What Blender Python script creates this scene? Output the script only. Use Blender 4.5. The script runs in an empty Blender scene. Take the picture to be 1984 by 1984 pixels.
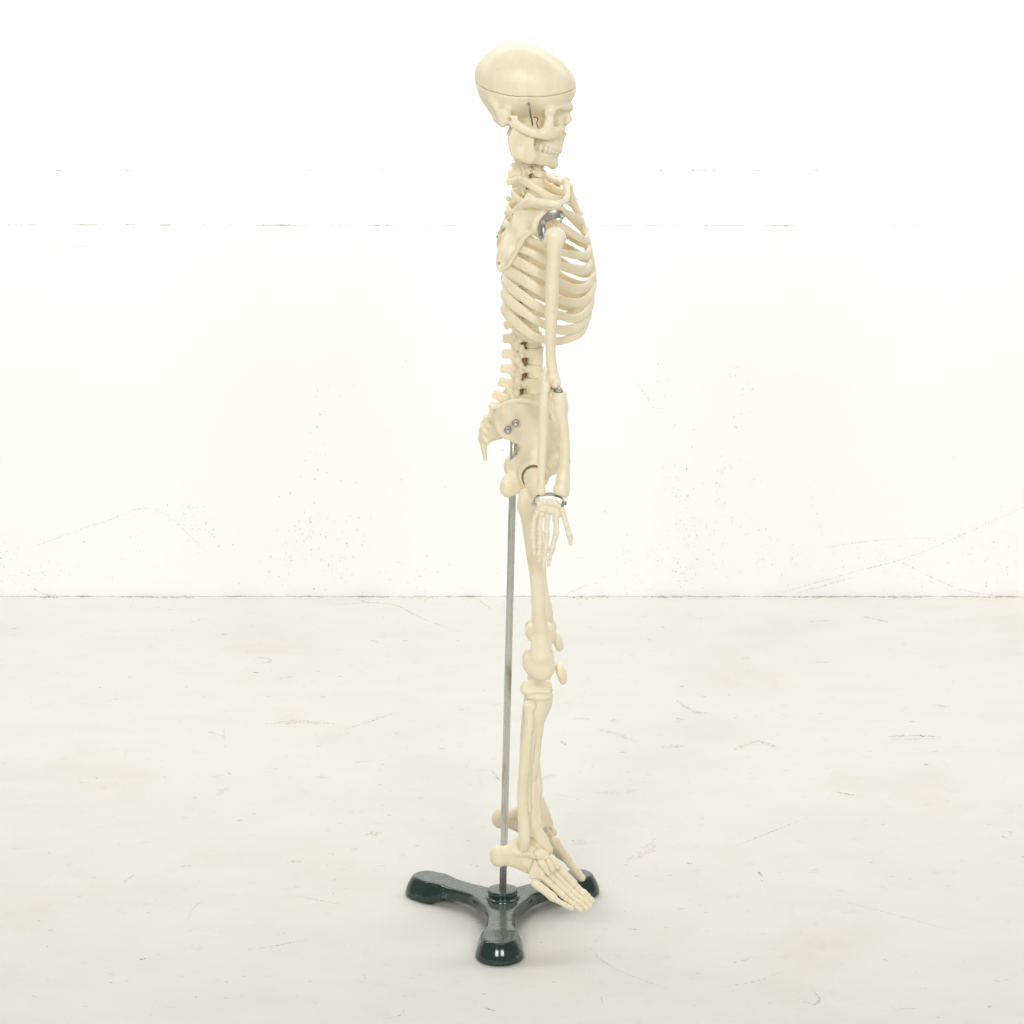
import bpy, math, random
import numpy as np
from mathutils import Vector
random.seed(7)
rng = np.random.default_rng(11)
scene = bpy.context.scene
COL = scene.collection

# ------------------------------------------------------------------ camera model (used to measure the photograph)
F = 5626.0 / 1984.0
PITCH = math.radians(14.5)
CAM = np.array([0.0, -2.645, 1.10])
sp, cp = math.sin(PITCH), math.cos(PITCH)

def W(px, py, Y=0.0):
    u = (px - 992) / 5626.0; v = (992 - py) / 5626.0
    dy = v * sp + cp; dz = v * cp - sp
    t = (Y - CAM[1]) / dy
    return np.array([u * t, Y, CAM[2] + dz * t])

def WZ(px, py, z=0.0):
    u = (px - 992) / 5626.0; v = (992 - py) / 5626.0
    dy = v * sp + cp; dz = v * cp - sp
    t = (z - CAM[2]) / dz
    return np.array([u * t, CAM[1] + dy * t, z])

class Zm:
    def __init__(s, x0, y0, k): s.x0, s.y0, s.k = x0, y0, k
    def __call__(s, x, y, Y=0.0): return W(s.x0 + x / s.k, s.y0 + y / s.k, Y)
    def r(s, v, y=1000): 
        return v / s.k * 0.000482
zA = Zm(880, 60, 6.44); zB = Zm(920, 300, 6.9); zC = Zm(920, 460, 6.9); zD = Zm(900, 640, 5.683)
zE = Zm(940, 900, 8.4); zF = Zm(940, 1160, 8.05); zG = Zm(900, 1540, 6.9); zH = Zm(760, 1640, 4.6)
zI = Zm(980, 1300, 9.657); zJ = Zm(980, 1460, 9.657); zK = Zm(1030, 1620, 12.07); zL = Zm(930, 860, 13.8)
zM = Zm(980, 220, 13.8); zP = Zm(0, 0, 1.0)

# ------------------------------------------------------------------ implicit modelling
def catmull(P, n=6):
    P = np.asarray(P, float)
    if len(P) < 3: 
        t = np.linspace(0, 1, n + 1)[:, None]
        return P[0] * (1 - t) + P[1] * t
    Q = np.vstack([2 * P[0] - P[1], P, 2 * P[-1] - P[-2]])
    out = []
    for i in range(1, len(Q) - 2):
        p0, p1, p2, p3 = Q[i - 1], Q[i], Q[i + 1], Q[i + 2]
        for j in range(n):
            t = j / n
            out.append(0.5 * ((2 * p1) + (-p0 + p2) * t + (2 * p0 - 5 * p1 + 4 * p2 - p3) * t * t + (-p0 + 3 * p1 - 3 * p2 + p3) * t ** 3))
    out.append(P[-1])
    return np.array(out)

def poly2d(px, pz, V):
    """signed distance (negative inside) of grids px,pz to polygon V"""
    d = np.full(px.shape, 1e9); s = np.ones(px.shape)
    n = len(V)
    for i in range(n):
        a = V[i]; b = V[i - 1]
        ex, ez = b[0] - a[0], b[1] - a[1]
        wx, wz = px - a[0], pz - a[1]
        h = np.clip((wx * ex + wz * ez) / (ex * ex + ez * ez + 1e-18), 0, 1)
        d = np.minimum(d, (wx - ex * h) ** 2 + (wz - ez * h) ** 2)
        c1 = pz >= a[1]; c2 = pz < b[1]; c3 = ex * wz > ez * wx
        flip = (c1 & c2 & c3) | (~c1 & ~c2 & ~c3)
        s = np.where(flip, -s, s)
    return s * np.sqrt(d)

class S:
    """collects implicit shapes and meshes them as one surface"""
    def __init__(s, vox=0.0009, mirror=False):
        s.ops = []; s.vox = vox; s.mirror = mirror; s.rough = 0.0
    def op(s, kind, f, lo, hi, k): s.ops.append((kind, f, np.array(lo, float), np.array(hi, float), k)); return s
    def ell(s, c, r, k=.002, kind='+', R=None):
        c = np.array(c, float); r = np.array(r if hasattr(r, '__len__') else (r, r, r), float)
        M = np.eye(3) if R is None else R
        m = r.max()
        def f(X, Y, Z):
            dx, dy, dz = X - c[0], Y - c[1], Z - c[2]
            a = (dx * M[0, 0] + dy * M[0, 1] + dz * M[0, 2]); b = (dx * M[1, 0] + dy * M[1, 1] + dz * M[1, 2]); g = (dx * M[2, 0] + dy * M[2, 1] + dz * M[2, 2])
            k0 = np.sqrt((a / r[0]) ** 2 + (b / r[1]) ** 2 + (g / r[2]) ** 2)
            k1 = np.sqrt((a / r[0] ** 2) ** 2 + (b / r[1] ** 2) ** 2 + (g / r[2] ** 2) ** 2) + 1e-9
            return k0 * (k0 - 1) / k1
        return s.op(kind, f, c - m, c + m, k)
    def tube(s, P, R, k=.002, n=5, flat=None, kind='+'):
        P = np.asarray(P, float); R = np.asarray(R if hasattr(R, '__len__') else [R] * len(P), float)
        Q = catmull(np.hstack([P, R[:, None]]), n)
        ax = None
        if flat: 
            ax = np.array(flat[0], float); ax /= np.linalg.norm(ax); fk = flat[1]
        m = Q[:, 3].max()
        for i in range(0, len(Q) - 1, 6):
            seg = Q[i:i + 7]
            def f(X, Y, Z, seg=seg):
                d = None
                for a, b in zip(seg[:-1], seg[1:]):
                    e = b[:3] - a[:3]
                    wx, wy, wz = X - a[0], Y - a[1], Z - a[2]
                    if ax is not None:
                        L = (wx * ax[0] + wy * ax[1] + wz * ax[2]) * (fk - 1)
                        wx, wy, wz = wx + L * ax[0], wy + L * ax[1], wz + L * ax[2]
                        e = e + ax * (e @ ax) * (fk - 1)
                    h = np.clip((wx * e[0] + wy * e[1] + wz * e[2]) / (e @ e + 1e-12), 0, 1)
                    q = np.sqrt((wx - e[0] * h) ** 2 + (wy - e[1] * h) ** 2 + (wz - e[2] * h) ** 2) - (a[3] + (b[3] - a[3]) * h)
                    d = q if d is None else np.minimum(d, q)
                return d
            s.op(kind, f, seg[:, :3].min(0) - m, seg[:, :3].max(0) + m, k if i == 0 or kind == '-' else min(k, .001))
        return s
    def slab(s, pts, t, yf=None, rnd=.0012, k=.002, kind='+', smooth=4):
        """pts: 3D points of an outline in X/Z; yf: control list [(point, half thickness)] gives depth and thickness"""
        P = np.array(pts, float); V = P[:, [0, 2]]
        if smooth: 
            V = catmull(np.vstack([V[-2:], V, V[:2]]), smooth)[2 * smooth:-(smooth + 1)]
        if yf is None: cps = [(p, t) for p in P]
        else: cps = yf
        CX = np.array([c[0][0] for c in cps]); CZ = np.array([c[0][2] for c in cps]); CY = np.array([c[0][1] for c in cps]); CT = np.array([c[1] for c in cps])
        def f(X, Y, Z):
            gx = X[:, :1, :1] + 0 * Z[:1, :1, :]; gz = Z[:1, :1, :] + 0 * X[:, :1, :1]
            d2 = poly2d(gx[:, 0, :], gz[:, 0, :], V)[:, None, :]
            w = 0; a = 0; b = 0
            for i in range(len(CX)):
                ww = 1 / (((gx - CX[i]) ** 2 + (gz - CZ[i]) ** 2) + 5e-5) ** 1.5
                w = w + ww; a = a + ww * CY[i]; b = b + ww * CT[i]
            yc = a / w; th = b / w
            r = np.minimum(rnd, th * .95)
            wx = d2 + r; wy = np.abs(Y - yc) - (th - r)
            return np.minimum(np.maximum(wx, wy), 0) + np.sqrt(np.maximum(wx, 0) ** 2 + np.maximum(wy, 0) ** 2) - r
        m = CT.max() + .002
        lo = np.array([V[:, 0].min(), CY.min() - m, V[:, 1].min()]); hi = np.array([V[:, 0].max(), CY.max() + m, V[:, 1].max()])
        return s.op(kind, f, lo, hi, k)
    def field(s, post=None):
        los = np.array([o[2] for o in s.ops if o[0] == '+']); his = np.array([o[3] for o in s.ops if o[0] == '+'])
        lo = los.min(0) - 4 * s.vox; hi = his.max(0) + 4 * s.vox
        if s.mirror: 
            m = max(abs(lo[1]), abs(hi[1])); lo[1] = -m; hi[1] = 2 * s.vox
        n = np.ceil((hi - lo) / s.vox).astype(int) + 1
        ax = [lo[i] + s.vox * np.arange(n[i]) for i in range(3)]
        if s.mirror: ax[1] = ax[1] - ax[1][-1] + .5 * s.vox * 1.0 + s.vox  # symmetric about y = 0
        if s.mirror: lo[1] = ax[1][0]
        G = np.full(n, .01, np.float32)
        for kind, f, a, b, k in s.ops:
            pad = k + 2.5 * s.vox
            i0 = [max(0, int((a[i] - pad - ax[i][0]) / s.vox)) for i in range(3)]
            i1 = [min(n[i], int((b[i] + pad - ax[i][0]) / s.vox) + 2) for i in range(3)]
            if s.mirror: i1[1] = n[1]
            if any(i1[i] <= i0[i] for i in range(3)): continue
            X = ax[0][i0[0]:i1[0]][:, None, None]; Y = ax[1][i0[1]:i1[1]][None, :, None]; Z = ax[2][i0[2]:i1[2]][None, None, :]
            if s.mirror: Y = -np.abs(Y)
            d = f(X, Y, Z)
            sl = (slice(i0[0], i1[0]), slice(i0[1], i1[1]), slice(i0[2], i1[2]))
            g = G[sl]
            if kind == '+':
                h = np.maximum(k - np.abs(g - d), 0) / k
                G[sl] = np.minimum(g, d) - h * h * k / 4
            elif kind == '-':
                h = np.maximum(k - np.abs(g + d), 0) / k
                G[sl] = np.maximum(g, -d) + h * h * k / 4
        if s.mirror:   # add the other half
            half = G[:, :-2, :] if False else G
            # y samples ... , -0.5v, +0.5v, +1.5v : keep the negative ones and reflect
            neg = ax[1] < 0
            A = G[:, neg, :]
            G = np.concatenate([A, A[:, ::-1, :]], axis=1)
            yn = ax[1][neg]; ax[1] = np.concatenate([yn, -yn[::-1]])
        return G, ax
    def mesh(s, name, post=None, smooth=1):
        G, ax = s.field()
        if post is not None: G = post(G, ax[0][:, None, None], ax[1][None, :, None], ax[2][None, None, :])
        return nets(G, ax, s.vox, name, smooth)

def nets(G, ax, h, name, smooth=1):
    # close at the borders
    G = G.copy()
    G[0] = G[-1] = .01; G[:, 0] = .01; G[:, -1] = .01; G[:, :, 0] = .01; G[:, :, -1] = .01
    ins = G < 0
    c = np.zeros(tuple(np.array(G.shape) - 1), np.int8)
    offs = [(i, j, k) for i in (0, 1) for j in (0, 1) for k in (0, 1)]
    nx, ny, nz = c.shape
    for o in offs: c += ins[o[0]:o[0] + nx, o[1]:o[1] + ny, o[2]:o[2] + nz]
    act = (c > 0) & (c < 8)
    idx = np.argwhere(act)
    vals = np.stack([G[idx[:, 0] + o[0], idx[:, 1] + o[1], idx[:, 2] + o[2]] for o in offs], 1)
    acc = np.zeros((len(idx), 3)); cnt = np.zeros(len(idx))
    for a in range(8):
        for b in range(a + 1, 8):
            oa, ob = np.array(offs[a]), np.array(offs[b])
            if np.abs(oa - ob).sum() != 1: continue
            va, vb = vals[:, a], vals[:, b]
            cr = (va < 0) != (vb < 0)
            t = np.where(cr, va / np.where(cr, va - vb, 1), 0)
            p = oa[None] + t[:, None] * (ob - oa)[None]
            acc += np.where(cr[:, None], p, 0); cnt += cr
    V = np.array([ax[0][0], ax[1][0], ax[2][0]]) + h * (idx + acc / cnt[:, None])
    ids = np.full(c.shape, -1, np.int64); ids[act] = np.arange(len(idx))
    quads = []
    for axi in range(3):
        sl0 = [slice(None)] * 3; sl1 = [slice(None)] * 3
        sl0[axi] = slice(0, -1); sl1[axi] = slice(1, None)
        A, B = ins[tuple(sl0)], ins[tuple(sl1)]
        E = np.argwhere(A != B)
        fl = A[E[:, 0], E[:, 1], E[:, 2]]
        u, v = [(1, 2), (2, 0), (0, 1)][axi]
        def cell(du, dv):
            q = E.copy(); q[:, u] -= du; q[:, v] -= dv
            return ids[q[:, 0], q[:, 1], q[:, 2]]
        q = np.stack([cell(1, 1), cell(0, 1), cell(0, 0), cell(1, 0)], 1)
        q[~fl] = q[~fl][:, ::-1]
        quads.append(q)
    Q = np.vstack(quads)
    for _ in range(smooth):
        s_ = np.zeros_like(V); n_ = np.zeros(len(V))
        for a in range(4):
            i, j = Q[:, a], Q[:, (a + 1) % 4]
            for t in range(3):
                s_[:, t] += np.bincount(i, V[j, t], len(V)); s_[:, t] += np.bincount(j, V[i, t], len(V))
            n_ += np.bincount(i, minlength=len(V)) + np.bincount(j, minlength=len(V))
        V = .45 * V + .55 * s_ / np.maximum(n_, 1)[:, None]
    return mk(name, V, Q)

def mk(name, V, Q):
    me = bpy.data.meshes.new(name)
    V = np.asarray(V, np.float32); Q = np.asarray(Q, np.int32)
    me.vertices.add(len(V)); me.vertices.foreach_set('co', V.ravel())
    k = Q.shape[1]
    me.loops.add(Q.size); me.loops.foreach_set('vertex_index', Q.ravel())
    me.polygons.add(len(Q)); me.polygons.foreach_set('loop_start', np.arange(0, Q.size, k, dtype=np.int32))
    me.polygons.foreach_set('use_smooth', np.ones(len(Q), bool))
    me.update(calc_edges=True); me.validate()
    return me

def mirrored(me):
    n = len(me.vertices); V = np.empty(n * 3, np.float32); me.vertices.foreach_get('co', V); V = V.reshape(-1, 3).copy(); V[:, 1] *= -1
    m = me.copy(); m.vertices.foreach_set('co', V.ravel()); m.flip_normals(); m.update()
    return m

# ------------------------------------------------------------------ plain mesh shapes
def sweep(P, Ra, Rb, out=None, seg=12, n=5, power=2.4, cap=True):
    """tube of flattened section: Ra along 'out' normal, Rb along the other axis"""
    P = np.asarray(P, float); Ra = np.asarray(Ra if hasattr(Ra, '__len__') else [Ra] * len(P), float); Rb = np.asarray(Rb if hasattr(Rb, '__len__') else [Rb] * len(P), float)
    Q = catmull(np.hstack([P, Ra[:, None], Rb[:, None]]), n)
    pts = Q[:, :3]; T = np.gradient(pts, axis=0); T /= np.linalg.norm(T, axis=1)[:, None]
    V = []; m = len(Q)
    for i in range(m):
        o = out(pts[i]) if out else np.array([0.013, -1, 0.02])
        o = o - T[i] * (o @ T[i]); o /= np.linalg.norm(o) + 1e-9
        b = np.cross(T[i], o)
        f = 1.0
        if cap:
            e = min(i, m - 1 - i)
            f = [.35, .75, .93][e] if e < 3 else 1
        for j in range(seg):
            a = 2 * math.pi * j / seg
            ca, sa = math.cos(a), math.sin(a)
            x = math.copysign(abs(ca) ** (2 / power), ca) * Q[i, 3] * f; y = math.copysign(abs(sa) ** (2 / power), sa) * Q[i, 4] * f
            V.append(pts[i] + o * x + b * y)
    F = [[i * seg + j, i * seg + (j + 1) % seg, (i + 1) * seg + (j + 1) % seg, (i + 1) * seg + j] for i in range(m - 1) for j in range(seg)]
    V.append(pts[0]); V.append(pts[-1]); a, b = len(V) - 2, len(V) - 1
    for j in range(0, seg, 2):
        F.append([a, (j + 2) % seg, (j + 1) % seg, j]); o = (m - 1) * seg
        F.append([b, o + j, o + j + 1, o + (j + 2) % seg])
    return np.array(V), np.array(F)

def lathe(prof, c, axis=(0, 0, 1), seg=32, name='lathe'):
    """prof: list of (radius, height) along axis from c"""
    ax = Vector(axis).normalized(); u = ax.orthogonal().normalized(); v = ax.cross(u)
    u, v, ax = np.array(u), np.array(v), np.array(ax)
    V = []; F = []
    for r, h in prof:
        for j in range(seg):
            a = 2 * math.pi * j / seg
            V.append(np.array(c) + ax * h + (u * math.cos(a) + v * math.sin(a)) * max(r, 1e-5))
    for i in range(len(prof) - 1):
        for j in range(seg):
            F.append([i * seg + j, i * seg + (j + 1) % seg, (i + 1) * seg + (j + 1) % seg, (i + 1) * seg + j])
    return mk(name, V, F)

# ------------------------------------------------------------------ materials
def newmat(name):
    m = bpy.data.materials.new(name); m.use_nodes = True
    nt = m.node_tree; b = nt.nodes['Principled BSDF']
    return m, nt, b
def N(nt, t, **kw):
    n = nt.nodes.new(t)
    for k, v in kw.items():
        if k in n.inputs: n.inputs[k].default_value = v
        else: setattr(n, k, v)
    return n
def ramp(nt, fac, stops):
    r = nt.nodes.new('ShaderNodeValToRGB'); e = r.color_ramp.elements
    while len(e) < len(stops): e.new(.5)
    for i, (p, c) in enumerate(stops):
        e[i].position = p; e[i].color = (*c, 1) if len(c) == 3 else c
    nt.links.new(fac, r.inputs['Fac']); return r
def mix(nt, fac, a, b, mode='MIX'):
    m = nt.nodes.new('ShaderNodeMix'); m.data_type = 'RGBA'; m.blend_type = mode
    for sock, v in ((m.inputs[0], fac), (m.inputs[6], a), (m.inputs[7], b)):
        if isinstance(v, (int, float)): sock.default_value = v
        elif isinstance(v, tuple): sock.default_value = (*v, 1)
        else: nt.links.new(v, sock)
    return m.outputs[2]
def coord(nt, scale=(1, 1, 1)):
    g = nt.nodes.new('ShaderNodeNewGeometry'); mp = nt.nodes.new('ShaderNodeMapping'); mp.inputs['Scale'].default_value = scale
    nt.links.new(g.outputs['Position'], mp.inputs['Vector']); return mp.outputs[0]

def bone_mat(name, c1, c2, rough=.36, speck=.0):
    m, nt, b = newmat(name)
    P = coord(nt)
    n1 = N(nt, 'ShaderNodeTexNoise', Scale=28.0, Detail=4.0); nt.links.new(P, n1.inputs['Vector'])
    r1 = ramp(nt, n1.outputs['Fac'], [(.3, c1), (.7, c2)])
    n2 = N(nt, 'ShaderNodeTexNoise', Scale=260.0, Detail=2.0); nt.links.new(P, n2.inputs['Vector'])
    r2 = ramp(nt, n2.outputs['Fac'], [(.20, (.82, .72, .55)), (.30, (1, 1, 1))])
    c = mix(nt, .6, r1.outputs[0], r2.outputs[0], 'MULTIPLY')
    # finer streaks along the bone
    P2 = coord(nt, (160, 160, 14))
    n3 = N(nt, 'ShaderNodeTexNoise', Scale=1.0, Detail=3.0); nt.links.new(P2, n3.inputs['Vector'])
    r3 = ramp(nt, n3.outputs['Fac'], [(.35, (.95, .93, .89)), (.65, (1, 1, 1))])
    c = mix(nt, .7, c, r3.outputs[0], 'MULTIPLY')
    nt.links.new(c, b.inputs['Base Color'])
    b.inputs['Roughness'].default_value = rough
    b.inputs['Specular IOR Level'].default_value = .45
    b.inputs['Subsurface Weight'].default_value = .35
    b.inputs['Subsurface Radius'].default_value = (1.0, .55, .25)
    b.inputs['Subsurface Scale'].default_value = .004
    bp = N(nt, 'ShaderNodeBump', Strength=.28, Distance=.0009)
    n4 = N(nt, 'ShaderNodeTexNoise', Scale=190.0, Detail=4.0); nt.links.new(P, n4.inputs['Vector'])
    nt.links.new(n4.outputs['Fac'], bp.inputs['Height']); nt.links.new(bp.outputs[0], b.inputs['Normal'])
    return m
M_bone = bone_mat('bone_plastic', (.83, .745, .545), (.885, .81, .63))
M_pale = bone_mat('pale_bone_plastic', (.82, .745, .59), (.87, .80, .66), .5)
M_teeth = bone_mat('tooth_plastic', (.80, .72, .54), (.84, .77, .60), .36)
M_foot = bone_mat('foot_bone_plastic', (.80, .71, .52), (.86, .775, .59), .5)

def metal(name, c, rough=.25, stain=None):
    m, nt, b = newmat(name)
    b.inputs['Metallic'].default_value = 1; b.inputs['Roughness'].default_value = rough
    P = coord(nt, (900, 900, 60)); n = N(nt, 'ShaderNodeTexNoise', Scale=1.0, Detail=3.0); nt.links.new(P, n.inputs['Vector'])
    r = ramp(nt, n.outputs['Fac'], [(.3, tuple(x * .8 for x in c)), (.7, c)])
    out = r.outputs[0]
    if stain:
        P2 = coord(nt, (60, 60, 14)); n2 = N(nt, 'ShaderNodeTexNoise', Scale=1.0, Detail=5.0); nt.links.new(P2, n2.inputs['Vector'])
        r2 = ramp(nt, n2.outputs['Fac'], [(.52, (0, 0, 0)), (.66, (1, 1, 1))])
        out = mix(nt, r2.outputs[0], out, stain)
        n5 = ramp(nt, n2.outputs['Fac'], [(.45, (rough,) * 3), (.66, (rough + .3,) * 3)])
        nt.links.new(n5.outputs[0], b.inputs['Roughness'])
    nt.links.new(out, b.inputs['Base Color'])
    return m
M_pole = metal('polished_steel', (.68, .67, .63), .22, (.36, .31, .18))
M_pole.node_tree.nodes['Principled BSDF'].inputs['Metallic'].default_value = .78
M_screw = metal('zinc_screw', (.46, .46, .45), .42)
M_bracket = metal('dull_bracket_steel', (.44, .42, .38), .36)
M_wire = metal('dark_wire', (.30, .28, .25), .35)

def base_mat():
    m, nt, b = newmat('green_enamel')
    P = coord(nt)
    n = N(nt, 'ShaderNodeTexNoise', Scale=420.0, Detail=3.0); nt.links.new(P, n.inputs['Vector'])
    n2 = N(nt, 'ShaderNodeTexNoise', Scale=40.0, Detail=5.0); nt.links.new(P, n2.inputs['Vector'])
    dust = N(nt, 'ShaderNodeMath', operation='MULTIPLY'); nt.links.new(n.outputs['Fac'], dust.inputs[0]); nt.links.new(n2.outputs['Fac'], dust.inputs[1])
    r = ramp(nt, dust.outputs[0], [(.30, (.008, .028, .023)), (.38, (.028, .050, .042)), (.46, (.11, .135, .12))])
    ge = nt.nodes.new('ShaderNodeNewGeometry'); sx = nt.nodes.new('ShaderNodeSeparateXYZ'); nt.links.new(ge.outputs['Normal'], sx.inputs[0])
    upf = ramp(nt, sx.outputs['Z'], [(.80, (0, 0, 0)), (.97, (.75, .75, .75))])      # upward faces greyed: the wall's reflection put into the colour, plus dust
    gr = N(nt, 'ShaderNodeTexNoise', Scale=700.0, Detail=2.0); nt.links.new(P, gr.inputs['Vector'])
    dm = ramp(nt, gr.outputs['Fac'], [(.35, (.45, .45, .45)), (.65, (1, 1, 1))])
    fm_ = mix(nt, 1.0, upf.outputs[0], dm.outputs[0], 'MULTIPLY')
    nt.links.new(mix(nt, fm_, r.outputs[0], (.135, .155, .135)), b.inputs['Base Color'])
    b.inputs['Roughness'].default_value = .13
    b.inputs['Specular IOR Level'].default_value = .5
    b.inputs['Coat Weight'].default_value = .30; b.inputs['Coat Roughness'].default_value = .06
    bp = N(nt, 'ShaderNodeBump', Strength=.25, Distance=.0006)
    n4 = N(nt, 'ShaderNodeTexNoise', Scale=230.0, Detail=4.0); nt.links.new(P, n4.inputs['Vector'])
    nt.links.new(n4.outputs['Fac'], bp.inputs['Height']); nt.links.new(bp.outputs[0], b.inputs['Normal'])
    return m
M_base = base_mat()

def paint_mat(name, base, vary, streak, stain=True, rough=.55):
    m, nt, b = newmat(name)
    P = coord(nt, streak); n = N(nt, 'ShaderNodeTexNoise', Scale=1.0, Detail=8.0, Roughness=.62); nt.links.new(P, n.inputs['Vector'])
    r = ramp(nt, n.outputs['Fac'], [(.3, tuple(x * vary for x in base)), (.62, base)])
    c = r.outputs[0]
    if stain:
        P2 = coord(nt, (5, 4, 5)); n2 = N(nt, 'ShaderNodeTexNoise', Scale=1.0, Detail=9.0, Roughness=.66); nt.links.new(P2, n2.inputs['Vector'])
        r2 = ramp(nt, n2.outputs['Fac'], [(.54, (1, 1, 1)), (.70, (.975, .95, .90))])
        c = mix(nt, 1.0, c, r2.outputs[0], 'MULTIPLY')
        P3 = coord(nt, (38, 46, 38)); n3 = N(nt, 'ShaderNodeTexNoise', Scale=1.0, Detail=6.0, Roughness=.7); nt.links.new(P3, n3.inputs['Vector'])
        r3 = ramp(nt, n3.outputs['Fac'], [(.60, (1, 1, 1)), (.76, (.87, .865, .835))])
        c = mix(nt, 1.0, c, r3.outputs[0], 'MULTIPLY')
    nt.links.new(c, b.inputs['Base Color']); b.inputs['Roughness'].default_value = rough; b.inputs['Specular IOR Level'].default_value = .3
    bp = N(nt, 'ShaderNodeBump', Strength=.2, Distance=.001); nt.links.new(n.outputs['Fac'], bp.inputs['Height']); nt.links.new(bp.outputs[0], b.inputs['Normal'])
    return m
M_floor = paint_mat('painted_floor', (.655, .645, .597), .955, (7, 13, 7))
M_wall = paint_mat('painted_wall', (.92, .92, .90), .985, (6, 6, 6), stain=False)

def mark_mat(name, col, dens, sc=260, lo=.42):
    m, nt, b = newmat(name)
    b.inputs['Base Color'].default_value = (*col, 1); b.inputs['Roughness'].default_value = .7
    P = coord(nt, (sc, sc, sc)); n = N(nt, 'ShaderNodeTexNoise', Scale=1.0, Detail=4.0, Roughness=.7); nt.links.new(P, n.inputs['Vector'])
    r = ramp(nt, n.outputs['Fac'], [(lo, (0, 0, 0)), (.66, (dens, dens, dens))])
    nt.links.new(r.outputs[0], b.inputs['Alpha'])
    return m
M_mark = [mark_mat('scuff_grey', (.34, .35, .33), .55), mark_mat('scuff_dark', (.12, .12, .11), .9), mark_mat('stain_beige', (.62, .52, .36), .42), mark_mat('stain_pink', (.74, .50, .46), .20), mark_mat('crack_brown', (.42, .34, .26), .8), mark_mat('joint_line', (.40, .39, .35), .62, 45, .30)]

# ------------------------------------------------------------------ scene graph helpers
def link(name, me, mat, parent=None):
    o = bpy.data.objects.new(name, me); COL.objects.link(o)
    if mat is not None:
        me.materials.clear()
        me.materials.append(mat)
    if parent: 
        o.parent = parent
        if parent.type == 'EMPTY': o.matrix_parent_inverse = parent.matrix_world.inverted() if False else o.matrix_parent_inverse
    return o

# ------------------------------------------------------------------ skeleton root (empty stays at the world origin, under the hanging feet)
skel = bpy.data.objects.new('anatomical_skeleton', None); COL.objects.link(skel)
skel['label'] = 'cream plastic model skeleton in side view facing right, hanging on a thin steel pole'
skel['category'] = 'model skeleton'

def sheared(me, z0, dx0, z1, dx1):
    m = mirrored(me); n = len(m.vertices); V = np.empty(n * 3, np.float32); m.vertices.foreach_get('co', V); V = V.reshape(-1, 3)
    V[:, 0] += np.interp(-V[:, 2], [-z0, -z1], [dx0, dx1]); m.vertices.foreach_set('co', V.ravel()); m.update(); return m
# ================= SKULL =================
oc = zA(880, 620)
outl = [(250, 540), (262, 470), (300, 400), (360, 325), (440, 250), (560, 180), (700, 140), (830, 130), (960, 155), (1100, 213), (1250, 300), (1380, 410), (1480, 530), (1520, 640), (1522, 760), (1478, 850), (1430, 940), (1330, 1030), (1200, 1070), (1000, 1085), (850, 1105), (700, 1140), (610, 1165), (530, 1150), (440, 1020), (340, 870), (290, 760), (262, 650)]
OP = np.array([zA(x, y)[[0, 2]] for x, y in outl])
OP = catmull(np.vstack([OP[-2:], OP, OP[:2]]), 5)[10:-6]
ang = np.arctan2(OP[:, 1] - oc[2], OP[:, 0] - oc[0]); rad = np.hypot(OP[:, 0] - oc[0], OP[:, 1] - oc[2])
o_ = np.argsort(ang); ang, rad = ang[o_], rad[o_]
angw = np.concatenate([ang - 2 * math.pi, ang, ang + 2 * math.pi]); radw = np.tile(rad, 3)
def cranium(X, Y, Z):
    dx, dz = X - oc[0], Z - oc[2]
    a = np.arctan2(dz + 0 * X, dx + 0 * Z); rr = np.interp(a, angw, radw)
    rho = np.sqrt(dx ** 2 + dz ** 2)
    xx = dx / .045
    w = .0372 - .0022 * np.clip(xx + .25, 0, 2) ** 2 * 1.3 - .002 * np.clip(-xx - .5, 0, 2) ** 2
    w = w * (1 - .10 * np.clip(-dz / .03 - .35, 0, 1))
    # squarer section low on the side, pinched temples
    q = ((rho / rr) ** 2.15 + (np.abs(Y) / w) ** 2.15) ** (1 / 2.15)
    return (q - 1) * .034
pz0 = zA(255, 606, 0); pz1 = zA(1515, 672, 0)
slope = (pz1[2] - pz0[2]) / (pz1[0] - pz0[0])
def cutplane(X, Y, Z): return Z - (pz0[2] + slope * (X - pz0[0]) + .20 * Y - .0026 * np.cos((X - oc[0]) / .055) * (np.abs(Y) / .036))
def smax(a, b, k):
    h = np.maximum(k - np.abs(a - b), 0) / k
    return np.maximum(a, b) + h * h * k / 4
cr_lo = np.array([OP[:, 0].min(), -.039, OP[:, 1].min()]); cr_hi = np.array([OP[:, 0].max(), .039, OP[:, 1].max()])
VS = .00085
cap = S(VS, mirror=True); cap.op('+', lambda X, Y, Z: cranium(X, Y, Z), cr_lo, cr_hi, 1e-4)
capme = cap.mesh('skull_cap', post=lambda G, X, Y, Z: smax(G, -(cutplane(X, Y, Z) - .00034), .0009))
sk = S(VS, mirror=True); sk.op('+', lambda X, Y, Z: cranium(X, Y, Z), cr_lo, cr_hi, 1e-4)
r = zA.r
# occipital ridge, mastoid, base
sk.tube([zA(640, 1030, -.031), zA(618, 1110, -.030), zA(600, 1160, -.027)], [r(75), r(70), r(45)], k=.004)
sk.tube([zA(470, 880, -.024), zA(540, 1010, -.030), zA(650, 1060, -.0335), zA(780, 1070, -.0345)], r(18), k=.007)
sk.ell(zA(590, 1105, -.010), (.007, .012, .004), k=.004)
# inner skull base (sphenoid, pterygoid)
sk.slab([zA(640, 1080), zA(1300, 1020), zA(1290, 1300), zA(1080, 1480), zA(985, 1460), zA(975, 1330), zA(900, 1200), zA(700, 1180)], .0135, k=.004, rnd=.003)
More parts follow.
